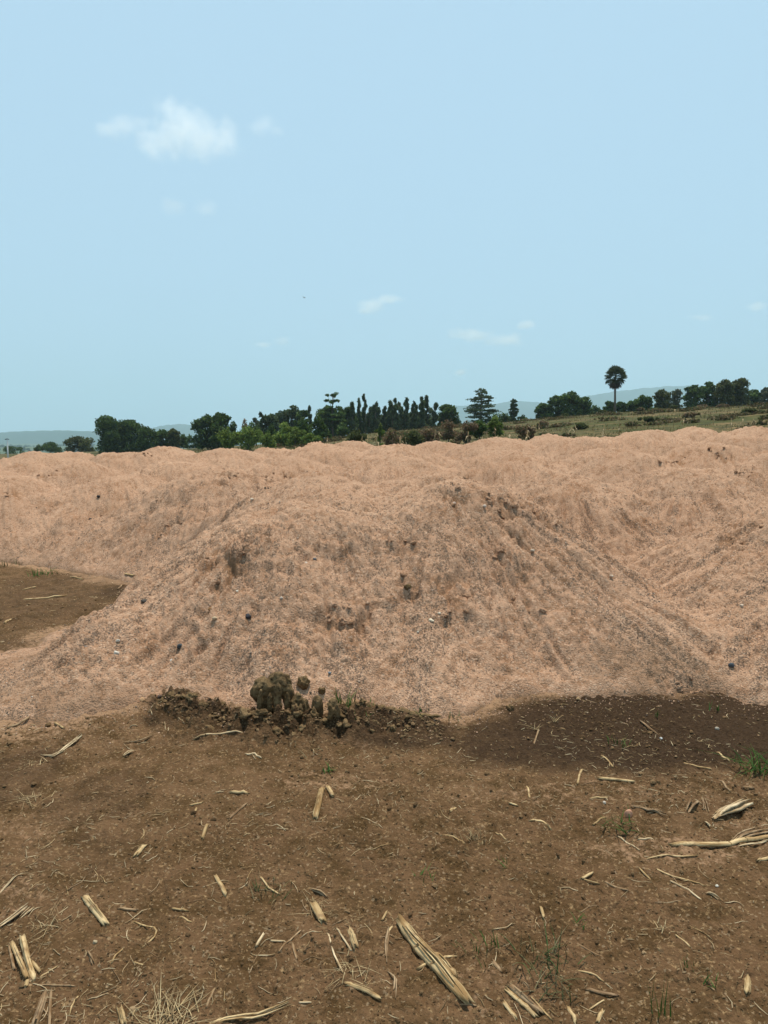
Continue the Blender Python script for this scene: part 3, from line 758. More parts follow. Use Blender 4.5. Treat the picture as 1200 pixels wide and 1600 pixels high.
S('corn_stalk', [(212, 1341), (226, 1324)], 8, "frayed stub with a sliver, upper left of the slender tapered piece", split=2)
S('dry_leaf', [(62, 1178), (85, 1182), (105, 1165), (133, 1147)], 6, "long wilted leaf bent like a hook at the left below the heap", 'dry leaf', M_husk, leaf=4)
S('dry_leaf', [(190, 1160), (215, 1162), (243, 1150)], 6, "crumpled brown leaf right of the hook shaped leaf", 'dry leaf', M_old, leaf=4)
S('dry_leaf', [(192, 1182), (210, 1174)], 9, "bleached torn husk below the crumpled brown leaf", 'dry leaf', M_husk, leaf=5)
S('twig', [(10, 1140), (28, 1134), (45, 1124)], 5, "dark twig on the sand skirt at the left edge", 'twig', M_old)
S('stick', [(86, 1129), (100, 1140)], 4, "pale short stick at the foot of the sand, left", 'stick')
S('corn_stalk', [(37, 937), (70, 934), (104, 932)], 4, "longest pale stalk lying in the bare soil bay", taper=.8)
S('stick', [(36, 921), (56, 918)], 3, "thin stick left and above the longest stalk in the soil bay", 'stick')
S('stick', [(110, 902), (130, 907)], 3, "pale stick at the upper rim of the soil bay", 'stick')
S('stick', [(196, 896), (209, 899)], 4, "short pale stick at the upper right corner of the soil bay", 'stick')
S('twig', [(184, 923), (194, 916)], 3, "small dark twig near the tip of the soil bay", 'twig', M_old)
S('stick', [(8, 976), (17, 969)], 4, "stub at the left edge of the soil bay", 'stick')
S('stick', [(185, 1418), (213, 1423)], 5, "level stub right of the round lower left stalk", 'stick', M_old)
S('stick', [(269, 1420), (293, 1424)], 4, "level pale stub between the round lower left stalk and the slender piece", 'stick')
S('twig', [(278, 1434), (300, 1446)], 3, "thin slanting twig below the level pale stub", 'twig')
S('twig', [(210, 1438), (225, 1443), (246, 1450), (240, 1468), (222, 1478)], 3, "angular bent twig shaped like an arrowhead, lower left", 'twig')
S('twig', [(175, 1505), (180, 1494), (194, 1479)], 3, "small curved twig below the arrowhead twig", 'twig')
S('stick', [(209, 1504), (224, 1512)], 3, "little straight stick right of the small curved twig", 'stick')
S('dry_leaf', [(137, 1487), (147, 1510)], 7, "brown drooping leaf right of the lower left bundle", 'dry leaf', M_old, leaf=3)
S('stick', [(62, 1527), (90, 1511)], 3, "slanting straight stick just right of the lower left bundle", 'stick')
S('stick', [(57, 1540), (118, 1538)], 3, "long level straw below the lower left bundle", 'stick', M_old)
S('twig', [(107, 1580), (113, 1565), (122, 1552)], 3, "thin upright twig above the bottom left stalks", 'twig')
S('twig', [(1025, 1358), (1045, 1373), (1075, 1384), (1102, 1391)], 3.2, "longest thin twig, slanting down right of centre", 'twig')
S('twig', [(1047, 1387), (1070, 1394), (1095, 1408)], 3.5, "second thin twig just below the longest twig", 'twig', M_husk)
S('wood_chip', [(1101, 1402), (1112, 1405), (1127, 1412)], 8, "bleached flat chip right of the two thin twigs", 'wood chip', M_husk, leaf=3)
S('stick', [(945, 1384), (960, 1388), (981, 1397)], 5, "bent brown stick left of the longest twig", 'stick', M_old)
S('stick', [(909, 1383), (925, 1366)], 5, "tan stub left of the bent brown stick", 'stick')
S('twig', [(908, 1381), (935, 1387)], 3, "thin twig running right from the foot of the tan stub", 'twig')
S('twig', [(999, 1361), (1016, 1380)], 3, "short thin twig left of the longest twig", 'twig')
S('twig', [(1055, 1469), (1078, 1491)], 3, "thin twig alone on the soil at the lower right", 'twig')
S('twig', [(902, 1480), (920, 1490), (944, 1505)], 3, "thin twig right of the green and dry clump", 'twig', M_old)
S('twig', [(900, 1518), (925, 1528), (944, 1537)], 3.5, "pale twig above the curved grey brown stalk", 'twig')
S('twig', [(920, 1575), (944, 1566)], 3, "small straight twig below the curved grey brown stalk", 'twig')
S('twig', [(303, 1161), (340, 1160), (380, 1160)], 4, "long level pale twig below the left end of the clay ridge", 'twig', M_husk)
S('stick', [(384, 1183), (409, 1188)], 4, "white stub below the clay ridge, left of its grass", 'stick', M_husk)
S('twig', [(422, 1477), (446, 1479)], 3.5, "level straw touching the dark slanting twig", 'twig', M_husk)
S('twig', [(436, 1496), (452, 1473), (470, 1456)], 3.5, "dark slanting twig left of the pale stalk stub", 'twig', M_old)
S('stick', [(457, 1477), (464, 1500)], 4.5, "brown stub right of the dark slanting twig", 'stick', M_old)
S('stick', [(400, 1486), (412, 1468)], 5, "pale twisted scrap left of the dark slanting twig", 'stick', M_husk)
S('twig', [(407, 1376), (420, 1390), (434, 1399)], 3, "thin pale twig right of the slender tapered piece", 'twig')
S('twig', [(511, 1456), (521, 1492), (536, 1528)], 3, "long thin straw running down from the broad flat stalk", 'twig', M_husk)
S('twig', [(526, 1462), (540, 1478), (549, 1490)], 3, "thin straw touching the pale stalk stub", 'twig', M_husk)
S('stick', [(466, 1573), (487, 1571)], 3.5, "short level straw at the end of the long bottom leaf", 'stick', M_husk)
S('stick', [(322, 1576), (334, 1546)], 4, "upright stub above the long bottom leaf", 'stick', M_old)
S('stick', [(702, 1274), (712, 1265)], 6, "tiny square tan chip in the middle right of the soil", 'stick')
S('twig', [(690, 1310), (708, 1313), (727, 1321)], 3, "thin twig left of the dry tuft", 'twig')
S('twig', [(775, 1302), (791, 1312)], 3, "thin twig right of the dry tuft", 'twig')
S('twig', [(823, 1225), (828, 1246)], 3.5, "small upright twig above the arched stick", 'twig')
S('twig', [(834, 1166), (842, 1140)], 3, "thin twig on the damp soil near the heap's foot", 'twig', M_old)
S('twig', [(940, 1183), (950, 1192), (958, 1203)], 3, "thin twig above the long level tan stalk", 'twig')
S('stick', [(997, 1313), (1022, 1313)], 4, "level pale stub left of the smooth yellow stalk", 'stick', M_husk)
S('twig', [(1010, 1341), (1040, 1338), (1060, 1343), (1090, 1341)], 3, "wavy thin twig below the smooth yellow stalk", 'twig')
S('twig', [(966, 1308), (980, 1316), (1000, 1326)], 3, "thin straw below the small green tuft", 'twig', M_husk)
S('stick', [(927, 1288), (946, 1284)], 4, "small pale stub left of the brick chip", 'stick')
S('stick', [(922, 1247), (950, 1250)], 3.5, "thin pale level stick below the long level tan stalk", 'stick')
S('stick', [(1124, 1226), (1140, 1244)], 4, "small slanting stub left of the leaf at the damp edge", 'stick', M_old)
S('dry_leaf', [(1072, 1276), (1080, 1265), (1088, 1256)], 9, "crumpled lacy leaf left of the fan shaped husk", 'dry leaf', M_old, leaf=6)
S('dry_leaf', [(1099, 1250), (1103, 1273)], 5, "narrow upright leaf between the lacy leaf and the fan shaped husk", 'dry leaf', M_old, leaf=3)
S('stick', [(1160, 1236), (1175, 1241)], 5, "reddish stub above the fan shaped husk", 'stick', M_old)
S('stick', [(1184, 1350), (1204, 1345)], 6, "yellow stub cut by the right edge below the smooth stalk", 'stick')
S('stick', [(720, 1578), (744, 1575)], 4, "short level stick below the end of the longest stalk", 'stick', M_old)
S('stick', [(597, 1440), (604, 1428)], 4, "tiny stub above the grey leaf strip", 'stick')

# short anonymous straws, one mesh each, alike
def straw_piece(x, y, Ls, ang, seed, label, group):
    rg = random.Random(seed); r_ = rg.uniform(.0009, .0018) * max(1, math.hypot(x, y) / 3.2); cu = rg.uniform(-.18, .18); pts = []
    for i in range(5):
        t = i / 4 - .5; q = Vector((x + math.cos(ang) * Ls * t - math.sin(ang) * cu * Ls * (1 - 4 * t * t), y + math.sin(ang) * Ls * t + math.cos(ang) * cu * Ls * (1 - 4 * t * t), 0))
        q.z = gh(q.x, q.y) + r_ * 1.5; pts.append(q)
    o = Vector((x, y, gh(x, y))); Mi = Matrix.Rotation(-ang, 3, 'Z')
    V, F_ = tube(pts, [r_ * .7, r_, r_, r_ * .9, r_ * .6], 5, 0, seed)
    ob = put('straw', py_mesh('straw', [Mi @ (q - o) for q in V], F_), rg.choice([M_husk, M_husk, M_old, M_stalk]), loc=o, label=label, category='straw', group=group)
    ob.rotation_euler = (0, 0, ang)
x, y, z = ground_pts(170, 1.9, 5.0, 27, dens=lambda x, y: .25 + .75 * sstep(-.1, .5, fbm(x * 1.3, y * 1.3, 99, 2)))
for i in range(len(x)):
    straw_piece(float(x[i]), float(y[i]), rnd.uniform(.03, .10), rnd.uniform(0, 3.14), i, "short thin straw lying loose on the brown soil", "loose straws scattered on the soil")

# ------------------------------------------------------------------ tufts
def blade_mesh(name, n, L, spread, wd, cols, seed, droop=.5, base=.02, flat=0):
    rg = random.Random(seed); V = []; F_ = []; C = []
    for k in range(n):
        az = rg.uniform(0, 6.28); bx, by = rg.gauss(0, base), rg.gauss(0, base); l = L * rg.uniform(.45, 1.1); lean = rg.uniform(.1, 1) * spread
        c = Vector(rg.choice(cols)) * rg.uniform(.7, 1.2); w_ = wd * rg.uniform(.6, 1.2); b0 = len(V); m = 5
        side = Vector((-math.sin(az), math.cos(az), 0))
        for i in range(m):
            t = i / (m - 1); out_ = l * (lean * t + droop * lean * t * t); up_ = l * t * (1 - droop * lean * t * .8) * (1 - flat)
            p = Vector((bx + math.cos(az) * out_, by + math.sin(az) * out_, max(up_, .001)))
            ww = w_ * (1 - t ** 1.5 * .9)
            V += [p - side * ww, p + side * ww, p + Vector((0, 0, ww * .35)) - Vector((math.cos(az), math.sin(az), 0)) * ww * .35]; C += [tuple(c)] * 3
        for i in range(m - 1):
            a = b0 + i * 3
            F_ += [(a, a + 2, a + 5, a + 3), (a + 2, a + 1, a + 4, a + 5), (a + 1, a, a + 3, a + 4)]
    return py_mesh(name, V, F_, True, C)
GREEN = [(.09, .20, .04), (.13, .25, .06), (.06, .15, .035), (.18, .25, .07)]
MIXG = [(.10, .15, .05), (.35, .28, .15), (.20, .20, .09)]
DRY = [(.46, .33, .17), (.56, .42, .23), (.34, .23, .12)]
def tuft(px, py, n, L, spread, wd, cols, label, cat='grass tuft', droop=.5, base=.02, name='grass_tuft', flat=0):
    x, y, z = surf(px, py)
    put(name, blade_mesh(name, n, L, spread, wd, cols, int(px), droop, base, flat), M_straw if name == 'dry_tuft' else M_leaf, loc=(x, y, z), label=label, category=cat)
tuft(538, 1112, 46, .13, .6, .0036, GREEN, "upright green grass tuft growing at the foot of the heap beside the clay chunk", base=.04)
tuft(562, 1140, 14, .07, .9, .003, GREEN, "small green grass tuft on the clay ridge below the tall tuft", base=.04)
tuft(588, 1122, 12, .06, .9, .003, GREEN, "little green weed on the right part of the clay ridge", base=.03)
tuft(655, 1130, 14, .05, 1.0, .003, GREEN, "low green weed in the shade of the heap's toe", base=.04)
tuft(712, 1124, 12, .05, 1.0, .003, MIXG, "faded low weed at the heap's toe right of the shaded one", base=.04)
tuft(1182, 1212, 46, .13, 1.1, .0032, GREEN, "curly dark green grass clump at the right edge of the damp soil", droop=.9, base=.035)
tuft(1120, 1112, 10, .06, .8, .003, GREEN, "small green weed below the right heap", base=.03)
tuft(958, 1165, 12, .06, .8, .003, GREEN, "small green weed in the middle of the damp soil", base=.03)
tuft(1026, 1122, 5, .07, .4, .003, GREEN, "single green shoot on the damp soil", base=.01)
tuft(972, 1297, 26, .07, 1.2, .003, GREEN, "flat green tuft left of the smooth yellow stalk", base=.04)
tuft(512, 1210, 16, .05, 1.1, .003, GREEN, "tiny dark green sprout in the middle above the split stalk", base=.015)
tuft(487, 1185, 14, .05, 1.2, .0025, MIXG, "faded green grass patch below the clay ridge", base=.05)
tuft(415, 1395, 26, .05, 1.2, .0022, MIXG, "thin faded grass patch right of the slender tapered piece", base=.06)
tuft(660, 1372, 14, .035, 1.1, .002, GREEN, "tiny green sprout above the longest stalk", base=.02)
tuft(845, 1500, 34, .07, 1.2, .0022, MIXG, "mixed green and dry clump right of the longest stalk, upper half", base=.04)
tuft(855, 1540, 40, .07, 1.2, .0022, MIXG, "mixed green and dry clump right of the longest stalk, lower half", base=.045)
tuft(770, 1482, 10, .05, .6, .002, GREEN, "thin green shoots just right of the longest stalk", base=.015)
tuft(738, 1496, 14, .05, .6, .002, GREEN, "faint green shoots beside the short split stalk piece", base=.03)
tuft(1029, 1592, 9, .12, .35, .0026, GREEN, "tall dark green blades at the bottom edge", base=.01)
tuft(1106, 1548, 10, .04, .8, .0022, GREEN, "tiny green sprout at the lower right", base=.015)
tuft(1065, 1518, 8, .035, .8, .0022, GREEN, "tiny green sprout left of the lower right one", base=.015)
tuft(908, 1452, 12, .035, 1.0, .002, GREEN, "small green sprout above the thin twig right of the mixed clump", base=.02)
tuft(785, 1357, 10, .035, .8, .002, GREEN, "small green sprout on open soil below the dry tuft", base=.02)
tuft(64, 897, 30, .10, 1.0, .006, GREEN, "green weed patch at the upper rim of the soil bay", base=.09)
tuft(14, 884, 24, .10, .9, .006, MIXG, "faded weeds at the left end of the soil bay's upper rim", base=.10)
tuft(745, 1314, 40, .045, 1.1, .0022, DRY, "bleached dry tuft like a little crown in the middle right of the soil", base=.02, name='dry_tuft', cat='dry tuft', droop=.2)
tuft(262, 1600, 110, .085, 1.6, .0017, DRY, "pale straw tuft spilling over the bottom edge at the left", base=.04, name='dry_tuft', cat='dry tuft', droop=.3, flat=.55)
tuft(85, 1440, 40, .055, 1.5, .0013, DRY, "thin tangled straw knot left of the round lower left stalk", base=.03, name='dry_tuft', cat='dry tuft', flat=.5)
tuft(50, 1188, 36, .06, 1.5, .0022, DRY, "faded straw knot below the hook shaped leaf", base=.04, name='dry_tuft', cat='dry tuft', flat=.6)
tuft(48, 1246, 30, .08, 1.5, .0016, DRY, "flattened spidery straw knot at the left edge", base=.03, name='dry_tuft', cat='dry tuft', flat=.7)
tuft(1035, 1460, 20, .03, 1.4, .0018, DRY, "small star of straw at the lower right", base=.012, name='dry_tuft', cat='dry tuft', flat=.4)
tuft(505, 1422, 34, .055, 1.5, .0012, DRY, "loose straw knot around the broad flat stalk piece", base=.04, name='dry_tuft', cat='dry tuft', flat=.6)
tuft(545, 1525, 30, .05, 1.4, .0012, DRY, "loose straw knot above the flattened pale stalk", base=.03, name='dry_tuft', cat='dry tuft', flat=.5)
tuft(838, 1140, 14, .06, 1.3, .0022, DRY, "tiny dry tuft on the damp soil at the heap's foot", base=.012, name='dry_tuft', cat='dry tuft')
tuft(868, 1132, 12, .05, .9, .0022, DRY, "tiny upright dry tuft right of the other one on the damp soil", base=.01, name='dry_tuft', cat='dry tuft')

# ------------------------------------------------------------------ stones and clay
def blob(name, rx, ry, rz, seed, amp=.18, freq=1.6, sub=4, col=None, sharp=False):
    import bmesh
    bm = bmesh.new(); bmesh.ops.create_icosphere(bm, subdivisions=sub, radius=1)
    V = np.array([v.co[:] for v in bm.verts]); 
    n = fbm(V[:, 0] * freq + seed, V[:, 1] * freq + V[:, 2] * freq * .7, seed, 3) + fbm(V[:, 2] * freq - seed, V[:, 0] * freq + V[:, 1] * .5, seed + 3, 3)
    n2 = vn(V[:, 0] * 6 + seed, V[:, 2] * 6 + V[:, 1] * 3, seed + 9)
    for v, a, b in zip(bm.verts, n, n2): v.co = Vector(((v.co.x) * rx, v.co.y * ry, v.co.z * rz)) * (1 + amp * a + amp * .3 * b)
    me = bpy.data.meshes.new(name); bm.to_mesh(me); bm.free()
    for p in me.polygons: p.use_smooth = not sharp
    if col is not None:
        a = me.color_attributes.new('col', 'FLOAT_COLOR', 'POINT')
        a.data.foreach_set('color', np.tile((*col, 1.0), len(me.vertices)).astype(np.float32))
    return me
STN = [(673, 975, 6, (.72, .62, .46), "round whitish stone, brightest on the biggest heap"),
 (686, 968, 3.5, (.62, .52, .40), "small pale stone just above right of the brightest one"),
 (653, 992, 2.4, (.6, .52, .42), "tiny pale stone left below the brightest one"),
 (629, 953, 0, None, ""),
 (330, 954, 5.5, (.33, .18, .08), "round orange brown stone low on the left flank"),
 (388, 973, 6, (.06, .055, .06), "black stone right of the orange brown stone"),
 (336, 976, 5, (.60, .44, .28), "pale stone below the orange brown stone"),
 (281, 1007, 6, (.08, .09, .095), "dark grey stone lower on the left flank"),
 (308, 897, 4, (.10, .10, .10), "dark grey stone left of the clod scars"),
 (226, 939, 5.5, (.10, .085, .07), "dark flat stone at the tip of the soil bay"),
 (181, 1012, 5.5, (.66, .58, .48), "white stone on the sand skirt below the soil bay"),
 (184, 993, 4, (.66, .58, .48), "small white stone above the other on the sand skirt"),
 (134, 1010, 5.5, (.22, .19, .17), "grey stone on the left sand skirt"),
 (268, 1027, 3.2, (.7, .64, .55), "tiny white stone below the dark grey stone on the flank"),
 (515, 1051, 3.6, (.20, .23, .25), "small blue grey stone above the tall grass tuft"),
 (222, 1097, 5, (.50, .30, .16), "orange stone near the foot of the left sand skirt"),
 (250, 1091, 4.5, (.12, .08, .06), "dark stone right of the orange one at the foot"),
 (492, 879, 3.6, (.18, .18, .18), "small grey stone high on the front left heap"),
 (478, 883, 3, (.7, .6, .5), "tiny white stone beside the small grey one"),
 (440, 947, 3.2, (.62, .50, .40), "small pale stone in the middle of the front left heap"),
 (370, 929, 3.2, (.70, .6, .48), "tiny pale stone right of the clod scars"),
 (394, 783, 3.4, (.68, .55, .42), "pale stone high up on the left shoulder"),
 (141, 808, 3.6, (.05, .045, .045), "black stone on the heap above the soil bay"),
 (154, 780, 3, (.05, .045, .045), "small black stone above the other on the left heap"),
 (955, 908, 4, (.62, .48, .36), "pale stone in the valley right of the biggest heap"),
 (1158, 954, 3.8, (.62, .48, .36), "pale stone on the right heap"),
 (1143, 1034, 5, (.10, .11, .12), "dark grey stone low on the right heap"),
 (757, 795, 4, (.64, .5, .4), "pale stone below the crumbled scarp"),
 (832, 864, 4, (.60, .46, .34), "pale stone below the lower end of the scarp"),
 (863, 680+10, 0, None, ""),
 (710, 783, 3, (.72, .6, .5), "tiny white stone left below the scarp"),
 (1120, 1389, 3, (.6, .55, .45), "small white chip on the soil at the lower right"),
 (1033, 1158, 3, (.6, .6, .58), "pale pebble on the damp soil beside the reddish leaf"),
 (1120, 1140, 4, (.36, .32, .26), "tan pebble on the damp soil"),
 (944, 1261, 3, (.6, .52, .42), "pale pebble left of the brick chip"),
 (149, 1475, 4.5, (.45, .35, .22), "small ochre pebble right of the lower left bundle"),
]
for i, (px, py, rp, col, lab) in enumerate(STN):
    if not rp: continue
    x, y, z = surf(px, py); r_ = rp / SC * math.sqrt(x * x + y * y + .5) * .8
    o = put('stone', blob('stone', r_, r_ * .9, r_ * .75, 20 + i, .35, 1.3, 3, tuple(c * .75 for c in col)), M_stone, loc=(x, y, z + r_ * .45), label=lab, category='stone', group='stones lying on the sand and soil')
    o.rotation_euler = (0, 0, i)
x, y, z = surf(982, 1280)
o = put('brick_chip', blob('brick_chip', .016, .012, .022, 77, .12, 1.2, 3, (.42, .22, .14)), M_stone, loc=(x, y, z + .014), label="small pinkish brick chip standing on the soil at the right", category='brick chip')
x, y, z = surf(66 + 600, 1516 + 4)
# clay chunk with the ribs left by a bucket
mm = 3.3 / SC                              # metres per photo pixel at that distance
def clay(name, parts, label, cat='clay chunk', group=None):
    import bmesh
    allV = []; allF = []
    ox, oy, oz = None, None, None
    for (px, py, rx, ry, rz, zc, sd) in parts:
        gx, gy = gpt(px, py + 0); gy = gy; 
        if ox is None: ox, oy = gx, gy
        me = blob('tmp', rx * mm, ry * mm, rz * mm, sd, .2, 1.5, 4)
        b = len(allV)
        allV += [v.co + Vector((gx - ox, gy - oy, zc * mm)) for v in me.vertices]; allF += [tuple(k + b for k in p.vertices) for p in me.polygons]
        bpy.data.meshes.remove(me)
    me = py_mesh(name, allV, allF)
    o = put(name, me, M_mud, loc=(ox, oy, gh(ox, oy)), label=label, category=cat, group=group)
    md = o.modifiers.new('fuse', 'REMESH'); md.mode = 'VOXEL'; md.voxel_size = .0042; md.use_smooth_shade = True
    sm_ = o.modifiers.new('slump', 'SMOOTH'); sm_.iterations = 8; sm_.factor = .6
    tx = bpy.data.textures.new('lumps', 'CLOUDS'); tx.noise_scale = .045; tx.noise_depth = 5
    dm = o.modifiers.new('lumps', 'DISPLACE'); dm.texture = tx; dm.strength = .020; dm.mid_level = .5; dm.texture_coords = 'GLOBAL'
    t2 = bpy.data.textures.new('crumble', 'VORONOI'); t2.noise_scale = .016; t2.distance_metric = 'DISTANCE'
    d2 = o.modifiers.new('crumble', 'DISPLACE'); d2.texture = t2; d2.strength = -.003; d2.mid_level = .4; d2.texture_coords = 'GLOBAL'
    return o
# px, py (ground contact), rx, ry, rz in photo pixels, height of centre in pixels
def ribs(x0, x1, step, py, rz, zc, sd):
    o = []; x = x0; k = 0; g_ = random.Random(sd)
    while x <= x1:
        h_ = g_.uniform(.75, 1.15); o.append((x, py + g_.uniform(0, 3), step * g_.uniform(.42, .6), 7, rz * h_, zc * h_, sd + k)); x += step * g_.uniform(.85, 1.15); k += 1
    return o
clay('clay_chunk', [(413, 1130, 25, 17, 27, 50, 1), (438, 1129, 22, 15, 24, 58, 3), (434, 1127, 15, 10, 12, 72, 16), (420, 1130, 26, 15, 32, 24, 6), (452, 1130, 12, 12, 28, 34, 15)] + ribs(408, 452, 13, 1138, 34, 30, 30),
     "biggest upright chunk of wet clay at the foot of the heap, ribbed by a digger")
clay('clay_chunk', [(466, 1136, 15, 11, 30, 26, 7), (476, 1137, 11, 10, 26, 20, 8)] + ribs(460, 482, 11, 1144, 28, 22, 50), "middle ribbed clay chunk just right of the biggest one")
clay('clay_chunk', [(496, 1142, 12, 10, 25, 20, 10)] + ribs(491, 503, 11, 1149, 22, 18, 60), "smaller pale clay column, third from the left")
clay('clay_chunk', [(522, 1145, 12, 9, 20, 14, 12)] + ribs(517, 530, 11, 1151, 16, 12, 70), "smallest clay column next to the green tuft")
clay('clay_slab', [(560 + 17 * q, 1118 + 2.2 * q, 15, 10 - q * .5, 11 - q, 3, 80 + q) for q in range(8)], "low dark slab of clay tapering to the right along the heap's toe", 'clay slab')
for (px, py, rp, lab) in [(474, 1064, 10, "round dark clay ball stuck on the sand above the clay chunks"), (503, 1078, 6, "smaller dark clay ball right below the round one"), (637, 920, 5, "small dark damp clod high on the biggest heap"),
                          (253, 1010 - 1000 + 1098, 8, "dark clod at the left foot of the heap"), (797, 1105, 6, "dark clod where the biggest heap meets the damp soil")]:
    x, y, z = surf(px, py + rp * .6); r_ = rp / SC * math.hypot(x, y)
    put('clay_clod', blob('clay_clod', r_, r_ * .9, r_, int(px), .3, 2.0, 4), M_mud, loc=(x, y, z + r_ * .3), label=lab, category='clay clod')
rg = random.Random(17); ci = 0
for (cx, cy, rx, ry, ang, k) in list(SCAR_W):
    for q in range(int(4 + 30 * k * min(rx, .8) * (1 if cy < 9 else .5))):
        a = rg.uniform(0, 6.28); t = math.sqrt(rg.random()) * .9; u, v = math.cos(a) * t * rx, math.sin(a) * t * ry
        x = cx + u * math.cos(ang) - v * math.sin(ang); y = cy + u * math.sin(ang) + v * math.cos(ang); r_ = rg.uniform(.010, .024) * (1 + .03 * cy); ci += 1
        me = blob('sand_clod', r_, r_ * rg.uniform(.6, 1), r_ * rg.uniform(.5, .8), 400 + ci, .5, 2.2, 3)
        nv = len(me.vertices)
        for an, val in (('scar', rg.uniform(.05, .5)), ('chips', .1), ('dirt', 0.)):
            at_ = me.attributes.new(an, 'FLOAT', 'POINT'); at_.data.foreach_set('value', np.full(nv, val, np.float32))
        o = put('sand_clod', me, M_sand, loc=(x, y, pile_z(x, y) - r_ * .15), label="damp reddish clod of sand sticking out of a slipped scar on the heaps", category='sand clod', group='damp clods in the scars of the sand heaps')
        o.rotation_euler = (rg.uniform(-.5, .5), rg.uniform(-.5, .5), rg.uniform(0, 6))
rg = random.Random(3)
for i in range(95):
    k = rg.randrange(len(RIDGE) - 1); t = rg.random(); x = RIDGE[k][0] * (1 - t) + RIDGE[k + 1][0] * t + rg.gauss(0, .03); y = RIDGE[k][1] * (1 - t) + RIDGE[k + 1][1] * t + rg.gauss(0, .07)
    r_ = rg.uniform(.012, .034) * (.6 if k > 4 else 1)
    o = put('clay_clod', blob('clay_clod', r_, r_ * rg.uniform(.6, 1), r_ * rg.uniform(.45, .8), 200 + i, .5, 2.2, 3), M_mud, loc=(x, y, gh(x, y) - r_ * .1), label="rough dark clay clod lying in the churned ridge along the foot of the heap", category='clay clod', group='clay clods in the churned ridge')
    o.rotation_euler = (rg.uniform(-.5, .5), rg.uniform(-.5, .5), rg.uniform(0, 6))
# ------------------------------------------------------------------ trees and shrubs
def leaves(lobes, n, size, cols, seed, up=.3, shell=.5, droop=0, elong=1.6):
    g = np.random.default_rng(seed); L = np.array(lobes, float)   # cx cy cz rx ry rz
    vol = (L[:, 3] * L[:, 4] * L[:, 5]) ** .67; k = g.choice(len(L), n, p=vol / vol.sum())
    d = g.normal(size=(n, 3)); d /= np.linalg.norm(d, axis=1)[:, None]
    rr_ = shell + (1 - shell) * g.random(n) ** .6
    lumpy = 1 + .22 * vn(d[:, 0] * 3 + k * 5.1, d[:, 2] * 3 + d[:, 1] * 2, seed)
    P = L[k, :3] + d * L[k, 3:6] * (rr_ * lumpy)[:, None]
    a = g.normal(size=(n, 3)); a[:, 2] -= droop; a /= np.linalg.norm(a, axis=1)[:, None]
    b = g.normal(size=(n, 3)); b = np.cross(a, b); b /= np.linalg.norm(b, axis=1)[:, None]
    s = size * g.uniform(.6, 1.3, n)
    V = np.stack([P - a * (s * elong / 2)[:, None], P + b * (s / 2)[:, None], P + a * (s * elong / 2)[:, None], P - b * (s / 2)[:, None]], 1)
    c = np.array(cols)[g.integers(0, len(cols), n)] * g.uniform(.7, 1.3, (n, 1))
    tone = 1 + .35 * vn(k * 3.7 + P[:, 0] * .5, P[:, 2] * .6, seed + 2)        # clump to clump leaf colour
    c = c * tone[:, None]
    return V.reshape(-1, 3), np.arange(4 * n).reshape(-1, 4), np.repeat(c, 4, 0)
def crown_obj(root, lobes, n, size, cols, seed, **k):
    V, Fx, C = leaves(lobes, n, size, cols, seed, **k)
    return put('crown', np_mesh('crown', V, Fx, False, colors=C), M_leaf, parent=root)
def trunk_obj(root, h, r_, limbs, seed, mat=None, name='trunk'):
    V, F_ = tube([Vector((0, 0, -.4)), Vector((.03 * h * math.sin(seed), 0, h * .5)), Vector((0, .02 * h, h))], [r_ * 1.25, r_ * .85, r_ * .5], 7, .05, seed)
    for (tx_, ty_, tz_) in limbs:
        b = len(V); s0 = h * (.45 + .4 * ((tx_ * 7.3 + tz_) % 1))
        s0 = min(s0, tz_ * .9)
        v2, f2 = tube([Vector((0, 0, s0)), Vector((tx_ * .5, ty_ * .5, s0 * .4 + tz_ * .6)), Vector((tx_, ty_, tz_))], [r_ * .5, r_ * .33, r_ * .12], 5, 0, seed)
        V += v2; F_ += [tuple(q + b for q in f) for f in f2]
    return put(name, py_mesh(name, V, F_), mat or M_bark, parent=root)
DARK = [(.055, .092, .028), (.072, .116, .032), (.092, .142, .036), (.040, .068, .022)]
MID = [(.07, .115, .028), (.095, .145, .036), (.045, .078, .022)]
BRIGHT = [(.15, .21, .045), (.19, .24, .055), (.10, .15, .032)]
OLIVE = [(.085, .10, .034), (.115, .12, .045), (.06, .07, .026)]
RUST = [(.20, .125, .075), (.27, .18, .11), (.15, .10, .055), (.10, .11, .04)]
GREYG = [(.09, .105, .06), (.12, .13, .08), (.06, .075, .04)]
EUC = [(.058, .084, .040), (.078, .108, .050), (.10, .132, .062)]
TN = [0]
def base_of(px, d):
    x = (px - CX) / FPX * d; return x, d, float(terrain(np.array([x]), np.array([d]))[0])
